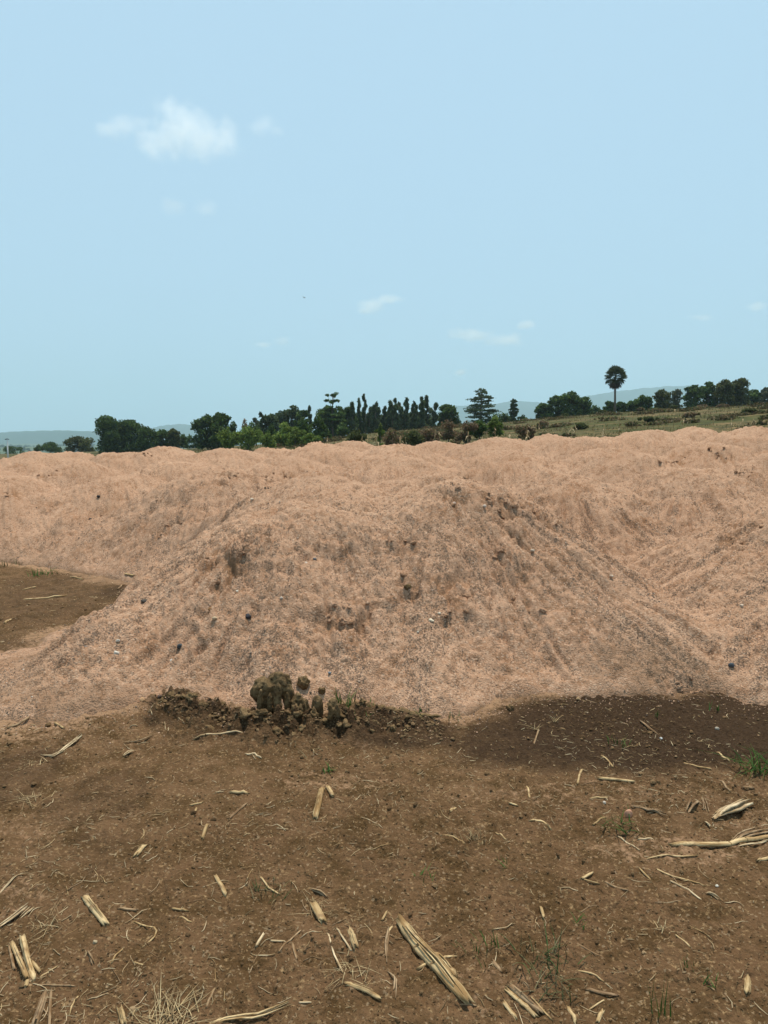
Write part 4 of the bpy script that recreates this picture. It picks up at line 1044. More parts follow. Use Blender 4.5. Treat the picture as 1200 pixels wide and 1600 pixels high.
def tree(name, px, ytop, wpx, d, label, cols, kind='round', dens=1.0, cat='tree', group=None, bottom=.12):
    TN[0] += 1; sd = 100 + TN[0] * 13; g = random.Random(sd)
    x, y, z0 = base_of(px, d); top = at(px, ytop, d)[2]; H = max(top - z0, .5); W = wpx / FPX * d * (1.3 if kind == 'round' else 1)
    root = empty(name, (x, y, z0), label=label, category=cat, group=group)
    lob = []
    if kind == 'round':
        nl = 16
        for i in range(nl):
            t = (i + .5) / nl; zz = bottom + (1 - bottom) * t; ring = math.sqrt(max(.02, 1 - (2 * t - 1.0) ** 2 * .8)) if t > .45 else .85
            a = i * 2.4 + g.random(); rad = W * ring * g.uniform(.35, .75)
            s = g.uniform(.30, .46) * min(W, H * .7)
            zc = min(H * zz, (H - s * .75) * (1.02 - .38 * (rad / W) ** 2) * g.uniform(.93, 1.0))
            lob.append((math.cos(a) * rad, math.sin(a) * rad * .8, zc, s * 1.15, s * 1.1, s * .8))
        lob.append((g.uniform(-.3, .3) * W, 0, H - W * .16, W * .33, W * .33, W * .2))
        trunk_obj(root, H * .75, max(.10, H * .022), [(l[0] * .8, l[1] * .8, l[2]) for l in lob[::3]], sd)
        crown_obj(root, lob, int(2300 * dens * max(1, (W * H) / 12)), .30, cols, sd, shell=.35)
    elif kind == 'shrub':
        for i in range(9):
            a = i * 2.4; rad = W * g.uniform(.1, .75); s = g.uniform(.3, .5) * min(W, H * .8)
            lob.append((math.cos(a) * rad, math.sin(a) * rad * .7, H * g.uniform(.2, .75), s * 1.2, s, s * .8))
        lob.append((0, 0, H * .78, W * .4, W * .4, H * .24))
        trunk_obj(root, H * .6, .05, [(l[0], l[1], l[2]) for l in lob[::2]], sd, name='stem')
        lf = .24 * max(.5, min(1, d / 120)); crown_obj(root, lob, int(1100 * dens * max(.5, (W * H) / 7) * (.24 / lf) ** 1.6), lf, cols, sd, shell=.2)
    elif kind == 'euc':
        nl = 8
        for i in range(nl):
            t = (i + .5) / nl; zz = .10 + .86 * t; s = W * g.uniform(.40, .75) * (1 - .45 * t)
            lob.append((g.uniform(-.45, .45) * W, g.uniform(-.45, .45) * W, H * zz, s, s, H * .085))
        trunk_obj(root, H * .93, .09, [(l[0], l[1], l[2]) for l in lob[2::2]], sd)
        crown_obj(root, lob, int(1000 * dens), .24, cols, sd, shell=.1, droop=1.4, elong=2.6)
    elif kind == 'tiers':                     # separate flat layers of branches
        nt_ = 5
        for i in range(nt_):
            t = i / (nt_ - 1); zz = .40 + .58 * t; ww = W * (1 - .62 * t ** 1.2) * g.uniform(.85, 1.1)
            for q in range(5):
                a = q * 1.257 + i; lob.append((math.cos(a) * ww * .62 + g.uniform(-.25, .2) * W, math.sin(a) * ww * .62, H * zz + g.uniform(-.035, .035) * H, ww * .42, ww * .42, H * .03))
        trunk_obj(root, H * .97, .13, [(l[0] * .9, l[1] * .9, l[2]) for l in lob[::2]], sd)
        crown_obj(root, lob, int(2600 * dens), .24, cols, sd, shell=.0)
    elif kind == 'conifer':
        for i in range(11):
            t = i / 10; zz = .12 + .84 * t; ww = W * float(np.interp(t, [0, .3, .6, .85, 1], [.8, 1.0, 1.0, .7, .3])) * g.uniform(.55, 1.2)
            for q in range(6):
                a = q * 1.047 + i * .7; lob.append((math.cos(a) * ww * .6, math.sin(a) * ww * .6, H * zz + .06 * H * g.uniform(-.6, 1), ww * .42 * g.uniform(.7, 1.2), ww * .3, H * .026))
        lob.append((.1 * W, 0, H * .93, W * .22, W * .22, H * .07))
        trunk_obj(root, H * .95, .14, [(l[0] * .9, l[1] * .9, l[2]) for l in lob[::3]], sd)
        crown_obj(root, lob, int(5200 * dens), .22, cols, sd, shell=.0)
    return root
T = tree
D1 = 140
# left
T('bush', 82, 690, 22, 200, "low round dark bush behind the heaps at the far left", DARK, 'shrub', 1.3, 'bush')
T('bush', 62, 694, 10, 200, "small dark bush just left of the low round one", DARK, 'shrub', 1.2, 'bush')
T('tree', 128, 682, 24, 190, "broad olive tree between the low bush and the tall dark clump", OLIVE, bottom=.05)
T('tree', 20, 697, 22, 260, "hazy low tree behind the white post", DARK, 'shrub', .8)
T('tree', 176, 650, 24, 150, "tallest dark tree of the left clump", DARK, dens=1.3, bottom=.02)
T('tree', 205, 656, 20, 152, "dark tree right beside the tallest one in the left clump", DARK, dens=1.3, bottom=.02)
T('tree', 232, 667, 14, 148, "lower tree in the middle of the left clump", MID, dens=1.2, bottom=.02)
T('tree', 256, 671, 14, 150, "low dark tree toward the right end of the left clump", DARK, dens=1.2, bottom=.02)
T('tree', 274, 670, 9, 146, "last small tree at the right end of the left clump", OLIVE, dens=1.2, bottom=.02)
T('bush', 298, 679, 9, 150, "little dark bush in the gap between the two clumps", DARK, 'shrub', 1, 'bush')
T('bush', 310, 682, 10, 148, "low dark bush at the foot of the second clump", DARK, 'shrub', 1, 'bush')
T('tree', 326, 648, 18, 130, "dark rounded tree at the left of the second clump", DARK, dens=1.3, bottom=.05)
T('tree', 348, 645, 13, 128, "slightly greener tree leaning against the dark rounded one", MID, dens=1.3, bottom=.05)
T('shrub', 356, 668, 18, 90, "bright shrub in front of the dark rounded tree", BRIGHT, 'shrub', 1.2, 'shrub')
T('shrub', 388, 665, 26, 88, "widest bright green shrub, left of centre", BRIGHT, 'shrub', 1.4, 'shrub')
T('shrub', 384, 654, 10, 130, "reddish leafless shrub above the widest bright shrub", RUST, 'shrub', .6, 'shrub')
T('tree', 401, 652, 7, 135, "small dark pointed tree right of the reddish shrub", EUC, 'euc')
T('tree', 411, 643, 7, 137, "slim dark tree with a forked top left of the dark thicket", EUC, 'euc', 1.2)
T('tree', 424, 647, 12, 138, "dark thicket tree with a flat top", EUC, dens=1.2, bottom=.02)
T('tree', 441, 642, 12, 140, "dark thicket tree sloping up to the right", EUC, dens=1.2, bottom=.02)
T('tree', 457, 634, 14, 141, "highest airy tree of the dark thicket", EUC, dens=1.0, bottom=.02)
T('tree', 473, 641, 10, 139, "right hand tree of the dark thicket", DARK, dens=1.1, bottom=.02)
T('tree', 484, 634, 7, 143, "small pointed tree between thicket and tiered tree", EUC, 'euc', 1.3)
T('shrub', 445, 659, 20, 86, "bright leafy shrub below the dark thicket", BRIGHT, 'shrub', 1.3, 'shrub')
T('shrub', 473, 652, 20, 88, "tall bright shrub left of the tiered tree", MID, 'shrub', 1.3, 'shrub')
T('shrub', 497, 647, 15, 90, "tall mid green shrub touching the tiered tree", MID, 'shrub', 1.3, 'shrub')
T('shrub', 420, 676, 16, 80, "low yellowish shrub right of the widest bright one", BRIGHT, 'shrub', 1.1, 'shrub')
T('tree', 521, 615, 22, 135, "tree with thin separate tiers of leaves standing above the others, centre left", MID, 'tiers', 1.0)
T('tree', 517, 637, 20, 137, "dense dark tree around the trunk of the tiered tree", DARK, dens=1.3, bottom=.02)
T('tree', 543, 636, 13, 139, "dense dark tree right of the tiered tree", DARK, dens=1.3, bottom=.02)
tops = [(553, 630), (562, 620), (568, 617), (577, 634), (585, 628), (592, 632), (600, 634), (607, 628), (615, 620), (622, 632), (628, 626), (634, 622), (642, 628), (650, 627), (656, 622), (662, 624), (668, 619), (675, 627)]
for i, (px, yt) in enumerate(tops):
    lab = {0: "leftmost eucalyptus of the dark row, thin crown", 2: "tallest eucalyptus at the left part of the row with a bare upper stem", 16: "pointed eucalyptus near the right end of the row", 17: "last eucalyptus at the right end of the row"}.get(i, "slender dark eucalyptus in the dense row right of the tiered tree")
    T('eucalyptus_tree', px + (i * 7 % 5) - 2, yt + (i * 11 % 7) - 3, (6.3 + (i * 13 % 6) * .5) if i not in (1, 2) else 5, 136 + (i * 5 % 9), lab, EUC, 'euc', 1.25 if i not in (1, 2) else .9, group="eucalyptus trees in the dark row")
for i, (px, yt) in enumerate([(560, 643), (588, 645), (612, 646), (640, 644), (664, 646)]):
    T('tree', px, yt, 15, 147, "dark low tree filling the back of the eucalyptus row", EUC, dens=1.2, bottom=.0, group="low trees behind the eucalyptus row")
T('tree', 699, 632, 13, 145, "round tree standing alone right of the eucalyptus row", DARK, dens=1.3, bottom=.05)
T('bush', 689, 645, 8, 144, "small bush at the left foot of the lone round tree", DARK, 'shrub', 1, 'bush')
T('bush', 713, 646, 9, 146, "small bush at the right foot of the lone round tree", DARK, 'shrub', 1, 'bush')
T('conifer_tree', 751, 607, 25, 140, "wide conifer with jagged layered branches", EUC, 'conifer')
T('conifer_tree', 801, 624, 10, 142, "small conifer right of the wide one", EUC, 'conifer', .55)
T('bush', 786, 645, 18, 145, "long low dark bush between the two conifers", DARK, 'shrub', 1.2, 'bush')
T('bush', 815, 648, 9, 143, "dark bush right of the small conifer", MID, 'shrub', 1, 'bush')
T('shrub', 772, 651, 14, 62, "bright green bush in front of the wide conifer", BRIGHT, 'shrub', 1.5, 'bush')
T('shrub', 748, 656, 16, 66, "low yellowish green bush under the wide conifer", MID, 'shrub', 1.2, 'bush')
T('shrub', 700, 655, 20, 64, "red brown scrub left of the bright bush, left half", RUST, 'shrub', .9, 'scrub')
T('shrub', 728, 657, 18, 60, "red brown scrub left of the bright bush, right half", RUST, 'shrub', .9, 'scrub')
T('shrub', 670, 668, 22, 58, "low rusty scrub below the right end of the eucalyptus row", RUST, 'shrub', .7, 'scrub')
T('sapling', 594, 662, 7, 60, "small light green sapling in front of the eucalyptus row", BRIGHT, 'shrub', .5, 'sapling')
# right
T('tree', 848, 630, 12, 150, "low dark tree left of the domed tree, right side", DARK, dens=1.2, bottom=.02)
T('tree', 866, 618, 12, 148, "dark tree joined to the left of the domed tree", DARK, dens=1.2, bottom=.02)
T('tree', 888, 612, 16, 146, "domed dark tree left of the palm", DARK, dens=1.3, bottom=.02)
T('tree', 909, 620, 12, 149, "dark tree sloping down from the domed tree", MID, dens=1.2, bottom=.02)
T('bush', 926, 633, 12, 150, "low dark bush left of the palm's foot", DARK, 'shrub', 1.2, 'bush')
T('tree', 949, 627, 8, 152, "small tree just left behind the palm trunk", DARK, dens=1, bottom=.02)
T('tree', 968, 628, 9, 152, "small tree just right behind the palm trunk", DARK, dens=1, bottom=.02)
T('tree', 988, 624, 10, 150, "rounded dark tree second from the palm", DARK, dens=1.2, bottom=.02)
T('tree', 1004, 618, 11, 148, "taller dark tree right of the rounded one", MID, dens=1.2, bottom=.02)
T('tree', 1031, 609, 12, 146, "airy green tree left of the grey thin one", OLIVE, dens=1.1, bottom=.02)
T('tree', 1053, 608, 10, 147, "thin greyish half bare tree", GREYG, dens=.5, bottom=.02)
T('tree', 1078, 602, 12, 145, "dark tree at the left end of the big right clump", DARK, dens=1.3, bottom=.0)
T('tree', 1102, 597, 14, 146, "dark full tree inside the big right clump", DARK, dens=1.3, bottom=.0)
T('tree', 1126, 594, 14, 144, "lighter olive tree inside the big right clump", OLIVE, dens=1.2, bottom=.0)
T('tree', 1150, 591, 13, 146, "highest tree of the big right clump", OLIVE, dens=1.2, bottom=.0)
T('tree', 1172, 609, 12, 150, "lower tree right of the highest one", MID, dens=1.1, bottom=.0)
T('tree', 1194, 606, 12, 148, "tree at the right edge of the photo", GREYG, dens=1.1, bottom=.0)
T('tree', 1222, 604, 14, 148, "tree just beyond the right edge of the photo", DARK, dens=1, bottom=.0)
T('bush', 1016, 636, 14, 140, "long low bush under the taller dark tree", DARK, 'shrub', 1, 'bush')
T('bush', 1046, 633, 12, 139, "low bush under the airy tree", GREYG, 'shrub', 1, 'bush')
T('shrub', 998, 637, 9, 110, "rusty scrub in the field right of the palm", RUST, 'shrub', .8, 'scrub')
T('shrub', 1124, 632, 14, 100, "large rusty scrub below the big right clump", RUST, 'shrub', .9, 'scrub')
T('shrub', 1093, 636, 9, 102, "small rusty scrub left of the large one", RUST, 'shrub', .8, 'scrub')
T('shrub', 881, 650, 8, 100, "brownish shrub in the field below the domed tree", OLIVE, 'shrub', .9, 'shrub')
T('shrub', 938, 648, 10, 104, "brownish shrub in the field left of the palm's foot", OLIVE, 'shrub', .9, 'shrub')
T('shrub', 846, 658, 12, 80, "rusty scrub in the field below the low dark tree", RUST, 'shrub', .7, 'scrub')
T('shrub', 1048, 640, 8, 106, "dull green shrub at the field's edge below the grey tree", OLIVE, 'shrub', .9, 'shrub')

for (px, yt, w_, d_, cl, lab) in [(288, 677, 10, 155, DARK, "dim low bush joining the left clump to the gap"), (340, 660, 14, 124, DARK, "dark lower tree in front of the second clump"),
    (366, 657, 13, 126, MID, "mid green tree between the second clump and the reddish shrub"), (395, 660, 16, 128, DARK, "dark low tree behind the widest bright shrub"), (425, 662, 14, 100, MID, "mid green tree below the forked dark tree"),
    (462, 668, 16, 84, BRIGHT, "bright low bush left of the tall mid green shrub"), (505, 662, 14, 90, MID, "mid green bush right under the tiered tree"), (535, 660, 14, 120, DARK, "dark bush at the right foot of the tiered tree"),
    (485, 676, 14, 78, BRIGHT, "yellowish low bush close behind the skyline heap, centre left")]:
    T('tree' if d_ > 90 else 'bush', px, yt, w_, d_, lab, cl, 'shrub', 1.4, 'tree' if d_ > 90 else 'bush')
for (px, yt, w_, d_, cl, lab) in [(556, 670, 20, 56, OLIVE, "olive scrub behind the skyline heap left below the eucalyptus row"), (612, 669, 20, 58, RUST, "dry brown scrub in front of the middle of the eucalyptus row"),
    (646, 671, 22, 56, OLIVE, "dull green scrub left of the low rusty scrub"), (822, 664, 18, 60, RUST, "dry scrub in the field under the small conifer"), (905, 661, 16, 70, OLIVE, "low scrub strip in the field left under the palm"),
    (1010, 652, 20, 74, OLIVE, "low olive scrub in the field right under the palm"), (1075, 647, 22, 76, RUST, "low dry scrub in the field right of the olive one"), (1165, 645, 24, 76, OLIVE, "wide low scrub in the field at the right edge")]:
    T('shrub', px, yt, w_, d_, lab, cl, 'shrub', 1.0, 'scrub')
# palmyra palm
def palm():
    x, y, z0 = base_of(957, 132); top = at(957, 569, 132)[2]; H = top - z0; k = 132 / FPX
    root = empty('palm_tree', (x, y, z0), label="tall single palm with a round fan leaved crown and thin dark trunk", category='palm tree')
    cz = H - 19 * k
    V, F_ = tube([Vector((.1, 0, -.5)), Vector((.05, 0, H * .3)), Vector((-.03, 0, H * .6)), Vector((0, 0, cz))], [.26, .19, .17, .20], 9, .04, 3)
    put('trunk', py_mesh('trunk', V, F_), M_bark, parent=root)
    def fans(n, cols, rad, elo, ehi, fr, seed, name):
        g = random.Random(seed); V = []; F_ = []; C = []
        for i in range(n):
            az = i * 2.4 + g.uniform(-.2, .2); el = elo + (ehi - elo) * ((i + .5) / n); d = Vector((math.cos(az) * math.cos(el), math.sin(az) * math.cos(el), math.sin(el)))
            a = d.cross(Vector((0, 0, 1))).normalized() if abs(d.z) < .98 else Vector((1, 0, 0)); up_ = a.cross(d).normalized()
            tilt = g.uniform(-.6, .6); a2 = (a * math.cos(tilt) + up_ * math.sin(tilt)); n2 = d.cross(a2)
            c0 = Vector((0, 0, cz)) + d * rad * g.uniform(.85, 1.05); c = Vector(g.choice(cols)) * g.uniform(.7, 1.3)
            # petiole
            b = len(V); V += [Vector((0, 0, cz)) - a2 * .02, Vector((0, 0, cz)) + a2 * .02, c0 + a2 * .02, c0 - a2 * .02]; C += [tuple(c)] * 4; F_.append((b, b + 1, b + 2, b + 3))
            seg = 11
            for s in range(seg):
                q = (s / (seg - 1) - .5) * 3.9; dr = d * math.cos(q) + a2 * math.sin(q); dr2 = d * math.cos(q + .13) + a2 * math.sin(q + .13); dr1 = d * math.cos(q - .13) + a2 * math.sin(q - .13)
                l = fr * g.uniform(.85, 1.1) * (1 if abs(q) < 1.2 else .8); b = len(V)
                V += [c0 - d * .03, c0 + dr1 * l * .7 + n2 * .04, c0 + dr * l - Vector((0, 0, .12 * l)), c0 + dr2 * l * .7 - n2 * .04]; C += [tuple(c)] * 4; F_.append((b, b + 1, b + 2, b + 3))
        put(name, py_mesh(name, V, F_, False, C), M_leaf, parent=root)
    fans(70, [(.045, .06, .025), (.06, .075, .03), (.03, .042, .02)], 1.2, -.9, 1.5, .95, 4, 'crown')
    fans(16, [(.10, .075, .045), (.075, .055, .035)], 1.5, -1.5, -1.0, .8, 8, 'dead_leaves')
palm()

# white post
p = at(15, 716, 48); pt = at(13, 688, 48)
x, y, z0 = base_of(14, 48)
root = empty('lamp_post', (x, y, z0), label="thin white post standing behind the heaps at the far left edge", category='post')
V, F_ = tube([Vector((0, 0, -.3)), Vector((0, 0, (pt[2] - z0) * .5)), Vector((0, 0, pt[2] - z0))], [.045, .045, .04], 10)
M_post = (lambda m: m.fin(m.mix(m.noise(m.obj(), 4, 4, .6), (.50, .50, .47), (.62, .62, .59))))(NT('painted_post', .6))
M_lamp = NT('dark_lamp', .5).fin((.06, .065, .07))
put('pole', py_mesh('pole', V, F_), M_post, parent=root)
V, F_ = tube([Vector((-.14, 0, pt[2] - z0 + .05)), Vector((0, 0, pt[2] - z0 + .09)), Vector((.12, 0, pt[2] - z0 + .06))], [.035, .05, .03], 8, 0, 1, .6)
put('lamp_head', py_mesh('lamp_head', V, F_), M_lamp, parent=root)

# bird
b = at(475, 465, 60)
V = [(-.02, .10, 0), (.02, .10, 0), (0, .14, .005), (-.02, -.08, 0), (.02, -.08, 0), (0, 0, .03), (0, 0, -.025), (-.05, -.15, 0), (.05, -.15, 0),
     (-.03, .04, .01), (-.03, -.05, .01), (-.13, .05, .06), (-.13, -.02, .055), (-.24, -.03, .03), (.03, .04, .01), (.03, -.05, .01), (.13, .05, .06), (.13, -.02, .055), (.24, -.03, .03)]
F_ = [(0, 5, 2), (1, 2, 5), (0, 2, 6), (1, 6, 2), (0, 3, 5), (1, 5, 4), (0, 6, 3), (1, 4, 6), (3, 4, 5), (3, 6, 4), (3, 7, 4), (3, 4, 8), (9, 10, 12, 11), (11, 12, 13), (14, 16, 17, 15), (16, 18, 17)]
me = bpy.data.meshes.new('bird'); me.from_pydata(V, [], F_); me.update()
o = put('bird', me, NT('dark_feathers', .8).fin((.03, .03, .035)), loc=tuple(b), label="tiny dark bird flying in the open sky left of centre", category='bird'); o.rotation_euler = (.5, .2, .9)

# ------------------------------------------------------------------ standing dry corn plants behind the heaps
def corn_plant(px, d, h, seed, label=None):
    g = random.Random(seed); x, y, z0 = base_of(px, d); lean = Vector((g.uniform(-.15, .15), g.uniform(-.1, .1), 1))
    root = empty('dry_corn_plant', (x, y, z0), label=label or "standing dry corn stalk in the field edge behind the heaps", category='corn plant', group='dry corn plants standing behind the heaps')
    pts = [lean * (h * t) for t in (-.05, .5, 1.0)]
    V, F_ = tube([Vector(q) for q in pts], [.020, .017, .010], 6, 0, seed)
    put('stem', py_mesh('stem', V, F_), M_stalk, parent=root)
    V = []; F_ = []
    for k in range(g.randint(4, 7)):
        t = g.uniform(.25, 1.0); b = lean * (h * t); az = g.uniform(0, 6.28); l = g.uniform(.15, .34); s = Vector((-math.sin(az), math.cos(az), 0)); o0 = len(V)
        for i in range(5):
            q = i / 4; p = b + Vector((math.cos(az) * l * q, math.sin(az) * l * q, l * (.5 * q - 1.3 * q * q))); w_ = .036 * (1 - q ** 2) + .004
            V += [p - s * w_, p + s * w_]
        for i in range(4): F_.append((o0 + 2 * i, o0 + 2 * i + 1, o0 + 2 * i + 3, o0 + 2 * i + 2))
    put('leaves', py_mesh('leaves', V, F_), M_husk, parent=root)
g = random.Random(9)
for i in range(120):
    px = 140 + (i * 61.7) % 1070 + g.uniform(-8, 8); d = g.uniform(25, 44) if px < 500 else g.uniform(34, 66)
    corn_plant(px, d, g.uniform(.6, 1.4) * (.8 if px < 480 else 1.25), i)

# ------------------------------------------------------------------ field grass and brush: nobody could count it
def field_pts(n, r0, r1, amin=-.52, amax=.6):
    r = r0 * (r1 / r0) ** rng.random(n); a = rng.uniform(amin, amax, n); y = r; x = a * r
    return x, y, terrain(x, y), r
x, y, z, r_ = field_pts(90000, 24, 130)
ok = rng.random(len(x)) < sstep(-.15, .45, fbm(x * .22, y * .5, 119, 3)); x, y, z, r_ = x[ok], y[ok], z[ok], r_[ok]
dn = fbm(x * .10, y * .22, 120, 3); tone = sstep(-.35, .45, dn + .35 * rng.normal(size=len(x)))
hgt = (.06 + .16 * rng.random(len(x))) * (1 + .9 * sstep(0, .6, fbm(x * .25, y * .25, 121, 2))) * np.clip(r_ / 60, .8, 1.2)
wd = .010 + r_ * .00035; a = rng.uniform(0, 3.14, len(x)); lx = rng.normal(0, .3, len(x)) * hgt; ly = rng.normal(0, .3, len(x)) * hgt
V = np.stack([np.stack([x - np.cos(a) * wd, y - np.sin(a) * wd, z - .03], 1), np.stack([x + np.cos(a) * wd, y + np.sin(a) * wd, z - .03], 1), np.stack([x + lx, y + ly, z + hgt], 1)], 1)
gcol = np.array([(.085, .095, .026), (.060, .072, .020), (.12, .115, .036)])[rng.integers(0, 3, len(x))]; dcol = np.array([(.21, .145, .075), (.15, .095, .050), (.11, .065, .035)])[rng.integers(0, 3, len(x))]
C = gcol * (1 - tone[:, None]) + dcol * tone[:, None]
put('field_grass', np_mesh('field_grass', V.reshape(-1, 3), np.arange(3 * len(x)).reshape(-1, 3), False, colors=np.repeat(C, 3, 0)), M_leaf, kind='stuff')
# low brush in bands across the field
bl = []
for k in range(260):
    yy_ = rg.uniform(40, 118); a_ = rg.uniform(-.15, .56); xx_ = a_ * yy_
    if fbm(np.array([xx_ * .05]), np.array([yy_ * .16]), 140, 3)[0] < -.02: continue
    zz_ = float(terrain(np.array([xx_]), np.array([yy_]))[0]); bl.append((xx_, yy_, zz_ + .1, rg.uniform(.5, 1.8), rg.uniform(.3, .7), rg.uniform(.12, .38)))
V, Fx, C = leaves(bl, 26000, .17, [(.06, .075, .022), (.10, .10, .035), (.16, .11, .055), (.11, .075, .04), (.20, .15, .085)], 55, shell=.2)
put('field_brush', np_mesh('field_brush', V, Fx, False, colors=C), M_leaf, kind='stuff')
# weeds along the near edge of the field
n = 2600
x, y, z, r_ = field_pts(n, 24, 34)
Vs, Fs, Cs = [], [], []
for k in range(9):
    az = rng.uniform(0, 6.28, n); l = rng.uniform(.15, .55, n); wd = .014
    tx_ = x + np.cos(az) * l * .5; ty_ = y + np.sin(az) * l * .5; tz_ = z + l
    V = np.stack([np.stack([x - np.sin(az) * wd, y + np.cos(az) * wd, z], 1), np.stack([x + np.sin(az) * wd, y - np.cos(az) * wd, z], 1), np.stack([tx_, ty_, tz_], 1)], 1)
    Vs.append(V.reshape(-1, 3)); c = np.where(rng.random((n, 1)) < .55, np.array([[.09, .13, .045]]), np.array([[.28, .20, .12]])) * rng.uniform(.7, 1.3, (n, 1)); Cs.append(np.repeat(c, 3, 0))
V = np.concatenate(Vs); put('field_weeds', np_mesh('field_weeds', V, np.arange(len(V)).reshape(-1, 3), False, colors=np.concatenate(Cs)), M_leaf, kind='stuff')

# far-off wood on the plain
x = rng.uniform(-1500, 1700, 5200); y = rng.uniform(420, 2600, 5200)
ok = (fbm(x * .003, y * .004, 130, 3) > -.1); x, y = x[ok], y[ok]; n = len(x); z = ground_h(x, y)
sz = rng.uniform(3, 6.5, n)
scatter('distant_wood', np.stack([x, y, z + sz * .4], 1), sz, np.array([(.030, .050, .024)]) * rng.uniform(.6, 1.5, (n, 1)), M_leaf, flat=.9, kind='stuff')

# ------------------------------------------------------------------ hills
M_hill = (lambda m: m.fin(m.mix(m.noise(m.pos(), .004, 5, .6), (.025, .050, .042), (.05, .080, .062))))(NT('hill_woods', .95))  # woods green tinted bluish, a little distance haze put into the colour
def hill(pxs, ys_, dist, depth, seed):
    n = 160; t = np.linspace(pxs[0], pxs[-1], n); yy = np.interp(t, pxs, ys_); m = 36
    u = np.linspace(-1, 1, m); V = np.zeros((m, n, 3))
    for j in range(m):
        Yd = dist + u[j] * depth; x = (t - CX) / FPX * dist
        ht = (HOR - yy) / FPX * dist + 1.6 + 18
        prof = math.cos(u[j] * math.pi / 2) ** 1.3
        V[j, :, 0] = x * (1 + u[j] * .1); V[j, :, 1] = Yd; V[j, :, 2] = -22 + (ht + 4) * prof * (1 + .10 * fbm(t * .02 + j * .13, t * 0 + j * .3, seed, 4) * (1 - prof * .7) * 2) + 3 * vn(t * .3, t * 0 + j, seed)
    I = np.arange(m * n).reshape(m, n); F_ = np.stack([I[:-1, :-1], I[:-1, 1:], I[1:, 1:], I[1:, :-1]], -1).reshape(-1, 4)
    put('hills', np_mesh('hills', V.reshape(-1, 3), F_), M_hill, kind='structure')
hill([-260, -60, 0, 60, 110, 160, 230, 300, 350, 420], [690, 680, 677, 674, 673, 675, 682, 686, 689, 692], 4200, 700, 5)
hill([180, 225, 255, 285, 330, 380, 430, 500], [684, 674, 666, 663, 668, 676, 684, 690], 5600, 700, 9)
hill([600, 650, 705, 760, 800, 860, 920, 980, 1030, 1075, 1120, 1200, 1300, 1420], [682, 660, 636, 634, 629, 630, 620, 611, 605, 605, 612, 622, 632, 668], 6200, 900, 12)
hill([-400, -200, 0, 150, 300, 450, 600, 750, 900, 1100, 1300, 1500], [686, 684, 683, 683, 685, 684, 683, 684, 683, 682, 684, 686], 7800, 500, 21)

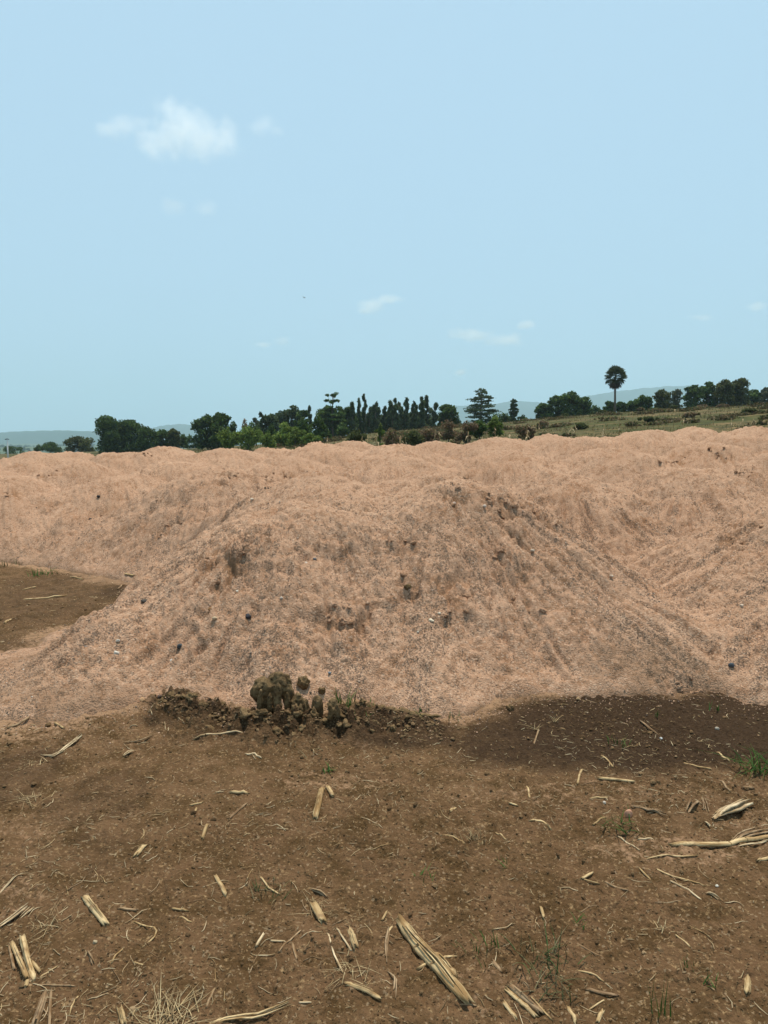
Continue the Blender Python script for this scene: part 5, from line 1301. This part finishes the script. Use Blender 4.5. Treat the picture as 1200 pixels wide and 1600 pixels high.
# ------------------------------------------------------------------ clouds: soft volumes high above the haze
def cloud(puffs, dens, dist, label, depth=.6, nscale=1.0):
    # puffs in photo pixels: px, py, rx, ry
    import bmesh
    cx = sum(p[0] for p in puffs) / len(puffs); cy = sum(p[1] for p in puffs) / len(puffs)
    c = Vector(at(cx, cy, dist)); m = NT('cloud_vapour'); t = m.t; t.nodes.remove(m.b)
    xs_ = [p[0] - p[2] for p in puffs] + [p[0] + p[2] for p in puffs]; ys_ = [p[1] - p[3] for p in puffs] + [p[1] + p[3] for p in puffs]
    k = dist / FPX; hx = (max(xs_) - min(xs_)) / 2 * k * 1.15; hz = (max(ys_) - min(ys_)) / 2 * k * 1.25; hy = max(hz * 1.2, hx * depth * .6)
    mx = Vector(at((max(xs_) + min(xs_)) / 2, (max(ys_) + min(ys_)) / 2, dist))
    P = m.n('ShaderNodeTexCoord').outputs['Object']
    nz = m.n('ShaderNodeTexNoise'); m.l(P, nz.inputs['Vector']); nz.inputs['Scale'].default_value = 1 / (26 * k) * nscale; nz.inputs['Detail'].default_value = 6; nz.inputs['Roughness'].default_value = .62
    acc = None
    for (px, py, rx, ry) in puffs:
        pc = Vector(at(px, py, dist)) - mx
        mp = m.n('ShaderNodeMapping', vector_type='TEXTURE'); mp.inputs['Location'].default_value = pc; mp.inputs['Scale'].default_value = (rx * k, hy * .85 * (.5 + .5 * min(1, rx * k / hx * 1.5)), ry * k); m.l(P, mp.inputs[0])
        ln = m.n('ShaderNodeVectorMath', operation='LENGTH'); m.l(mp.outputs[0], ln.inputs[0])
        f = m.math('SUBTRACT', 1.0, ln.outputs['Value'])
        acc = f if acc is None else m.math('MAXIMUM', acc, f)
    nn = m.math('MULTIPLY', m.math('SUBTRACT', nz.outputs['Fac'], .5), 2.3)
    val = m.math('ADD', acc, m.math('SUBTRACT', nn, .12))
    mr = m.n('ShaderNodeMapRange', interpolation_type='SMOOTHSTEP'); m.l(val, mr.inputs['Value']); mr.inputs['From Min'].default_value = 0; mr.inputs['From Max'].default_value = .75; mr.inputs['To Max'].default_value = dens / hy
    # no vapour outside the puffs
    cut = m.n('ShaderNodeMapRange'); m.l(acc, cut.inputs['Value']); cut.inputs['From Min'].default_value = -.25; cut.inputs['From Max'].default_value = .15
    dd = m.math('MULTIPLY', mr.outputs[0], cut.outputs[0])
    pv = m.n('ShaderNodeVolumePrincipled'); pv.inputs['Color'].default_value = (.98, .98, .98, 1); pv.inputs['Anisotropy'].default_value = .45
    m.l(dd, pv.inputs['Density']); m.l(pv.outputs[0], t.nodes['Material Output'].inputs['Volume'])
    bm = bmesh.new(); bmesh.ops.create_icosphere(bm, subdivisions=3, radius=1.0)
    for v in bm.verts: v.co = Vector((v.co.x * hx * 1.35, v.co.y * hy * 1.2, v.co.z * hz * 1.35))
    me = bpy.data.meshes.new('cloud'); bm.to_mesh(me); bm.free()
    put('cloud', me, m.m, loc=mx, label=label, category='cloud')
cloud([(285, 205, 62, 42), (272, 178, 32, 28), (320, 222, 60, 30), (250, 222, 48, 26), (355, 212, 22, 28)], 1.35, 3000, "brightest puffy white cloud at the upper left")
cloud([(190, 197, 46, 20), (165, 200, 28, 14)], .55, 3000, "faint pinkish wisp left of the brightest cloud")
cloud([(410, 195, 30, 18), (432, 204, 16, 10)], .30, 3000, "faint wisp right of the brightest cloud")
cloud([(268, 318, 30, 20), (320, 326, 26, 14)], .42, 3000, "very faint wisp below the brightest cloud")
cloud([(582, 475, 30, 15), (605, 468, 26, 10), (572, 484, 18, 8)], 1.1, 3400, "small white cloud in the middle just above the tree line")
cloud([(735, 522, 42, 14), (790, 531, 40, 12), (824, 508, 17, 10)], 1.3, 3400, "thin stretched cloud right of the small middle one")
cloud([(441, 533, 18, 10), (410, 538, 18, 6)], .6, 3400, "tiny faint cloud left below the small middle one")
cloud([(720, 581, 14, 7)], .9, 3400, "tiny cloud low over the wide conifer")
cloud([(1184, 479, 22, 9), (1096, 496, 24, 8)], .7, 3400, "faint cloud streak near the right edge of the sky")

# ------------------------------------------------------------------ haze
m = NT('haze_air'); m.t.nodes.remove(m.b)
pv = m.n('ShaderNodeVolumePrincipled'); pv.inputs['Color'].default_value = (.60, .80, .89, 1); pv.inputs['Density'].default_value = .00018; pv.inputs['Anisotropy'].default_value = .2
m.l(pv.outputs[0], m.t.nodes['Material Output'].inputs['Volume'])
hx, z0, z1 = 9200, -42, 600
V = [(-hx, -hx, z0), (hx, -hx, z0), (hx, hx, z0), (-hx, hx, z0), (-hx, -hx, z1), (hx, -hx, z1), (hx, hx, z1), (-hx, hx, z1)]
F_ = [(3, 2, 1, 0), (4, 5, 6, 7), (0, 1, 5, 4), (1, 2, 6, 5), (2, 3, 7, 6), (3, 0, 4, 7)]
me = bpy.data.meshes.new('haze'); me.from_pydata(V, [], F_); me.update()
put('haze', me, m.m, kind='stuff')
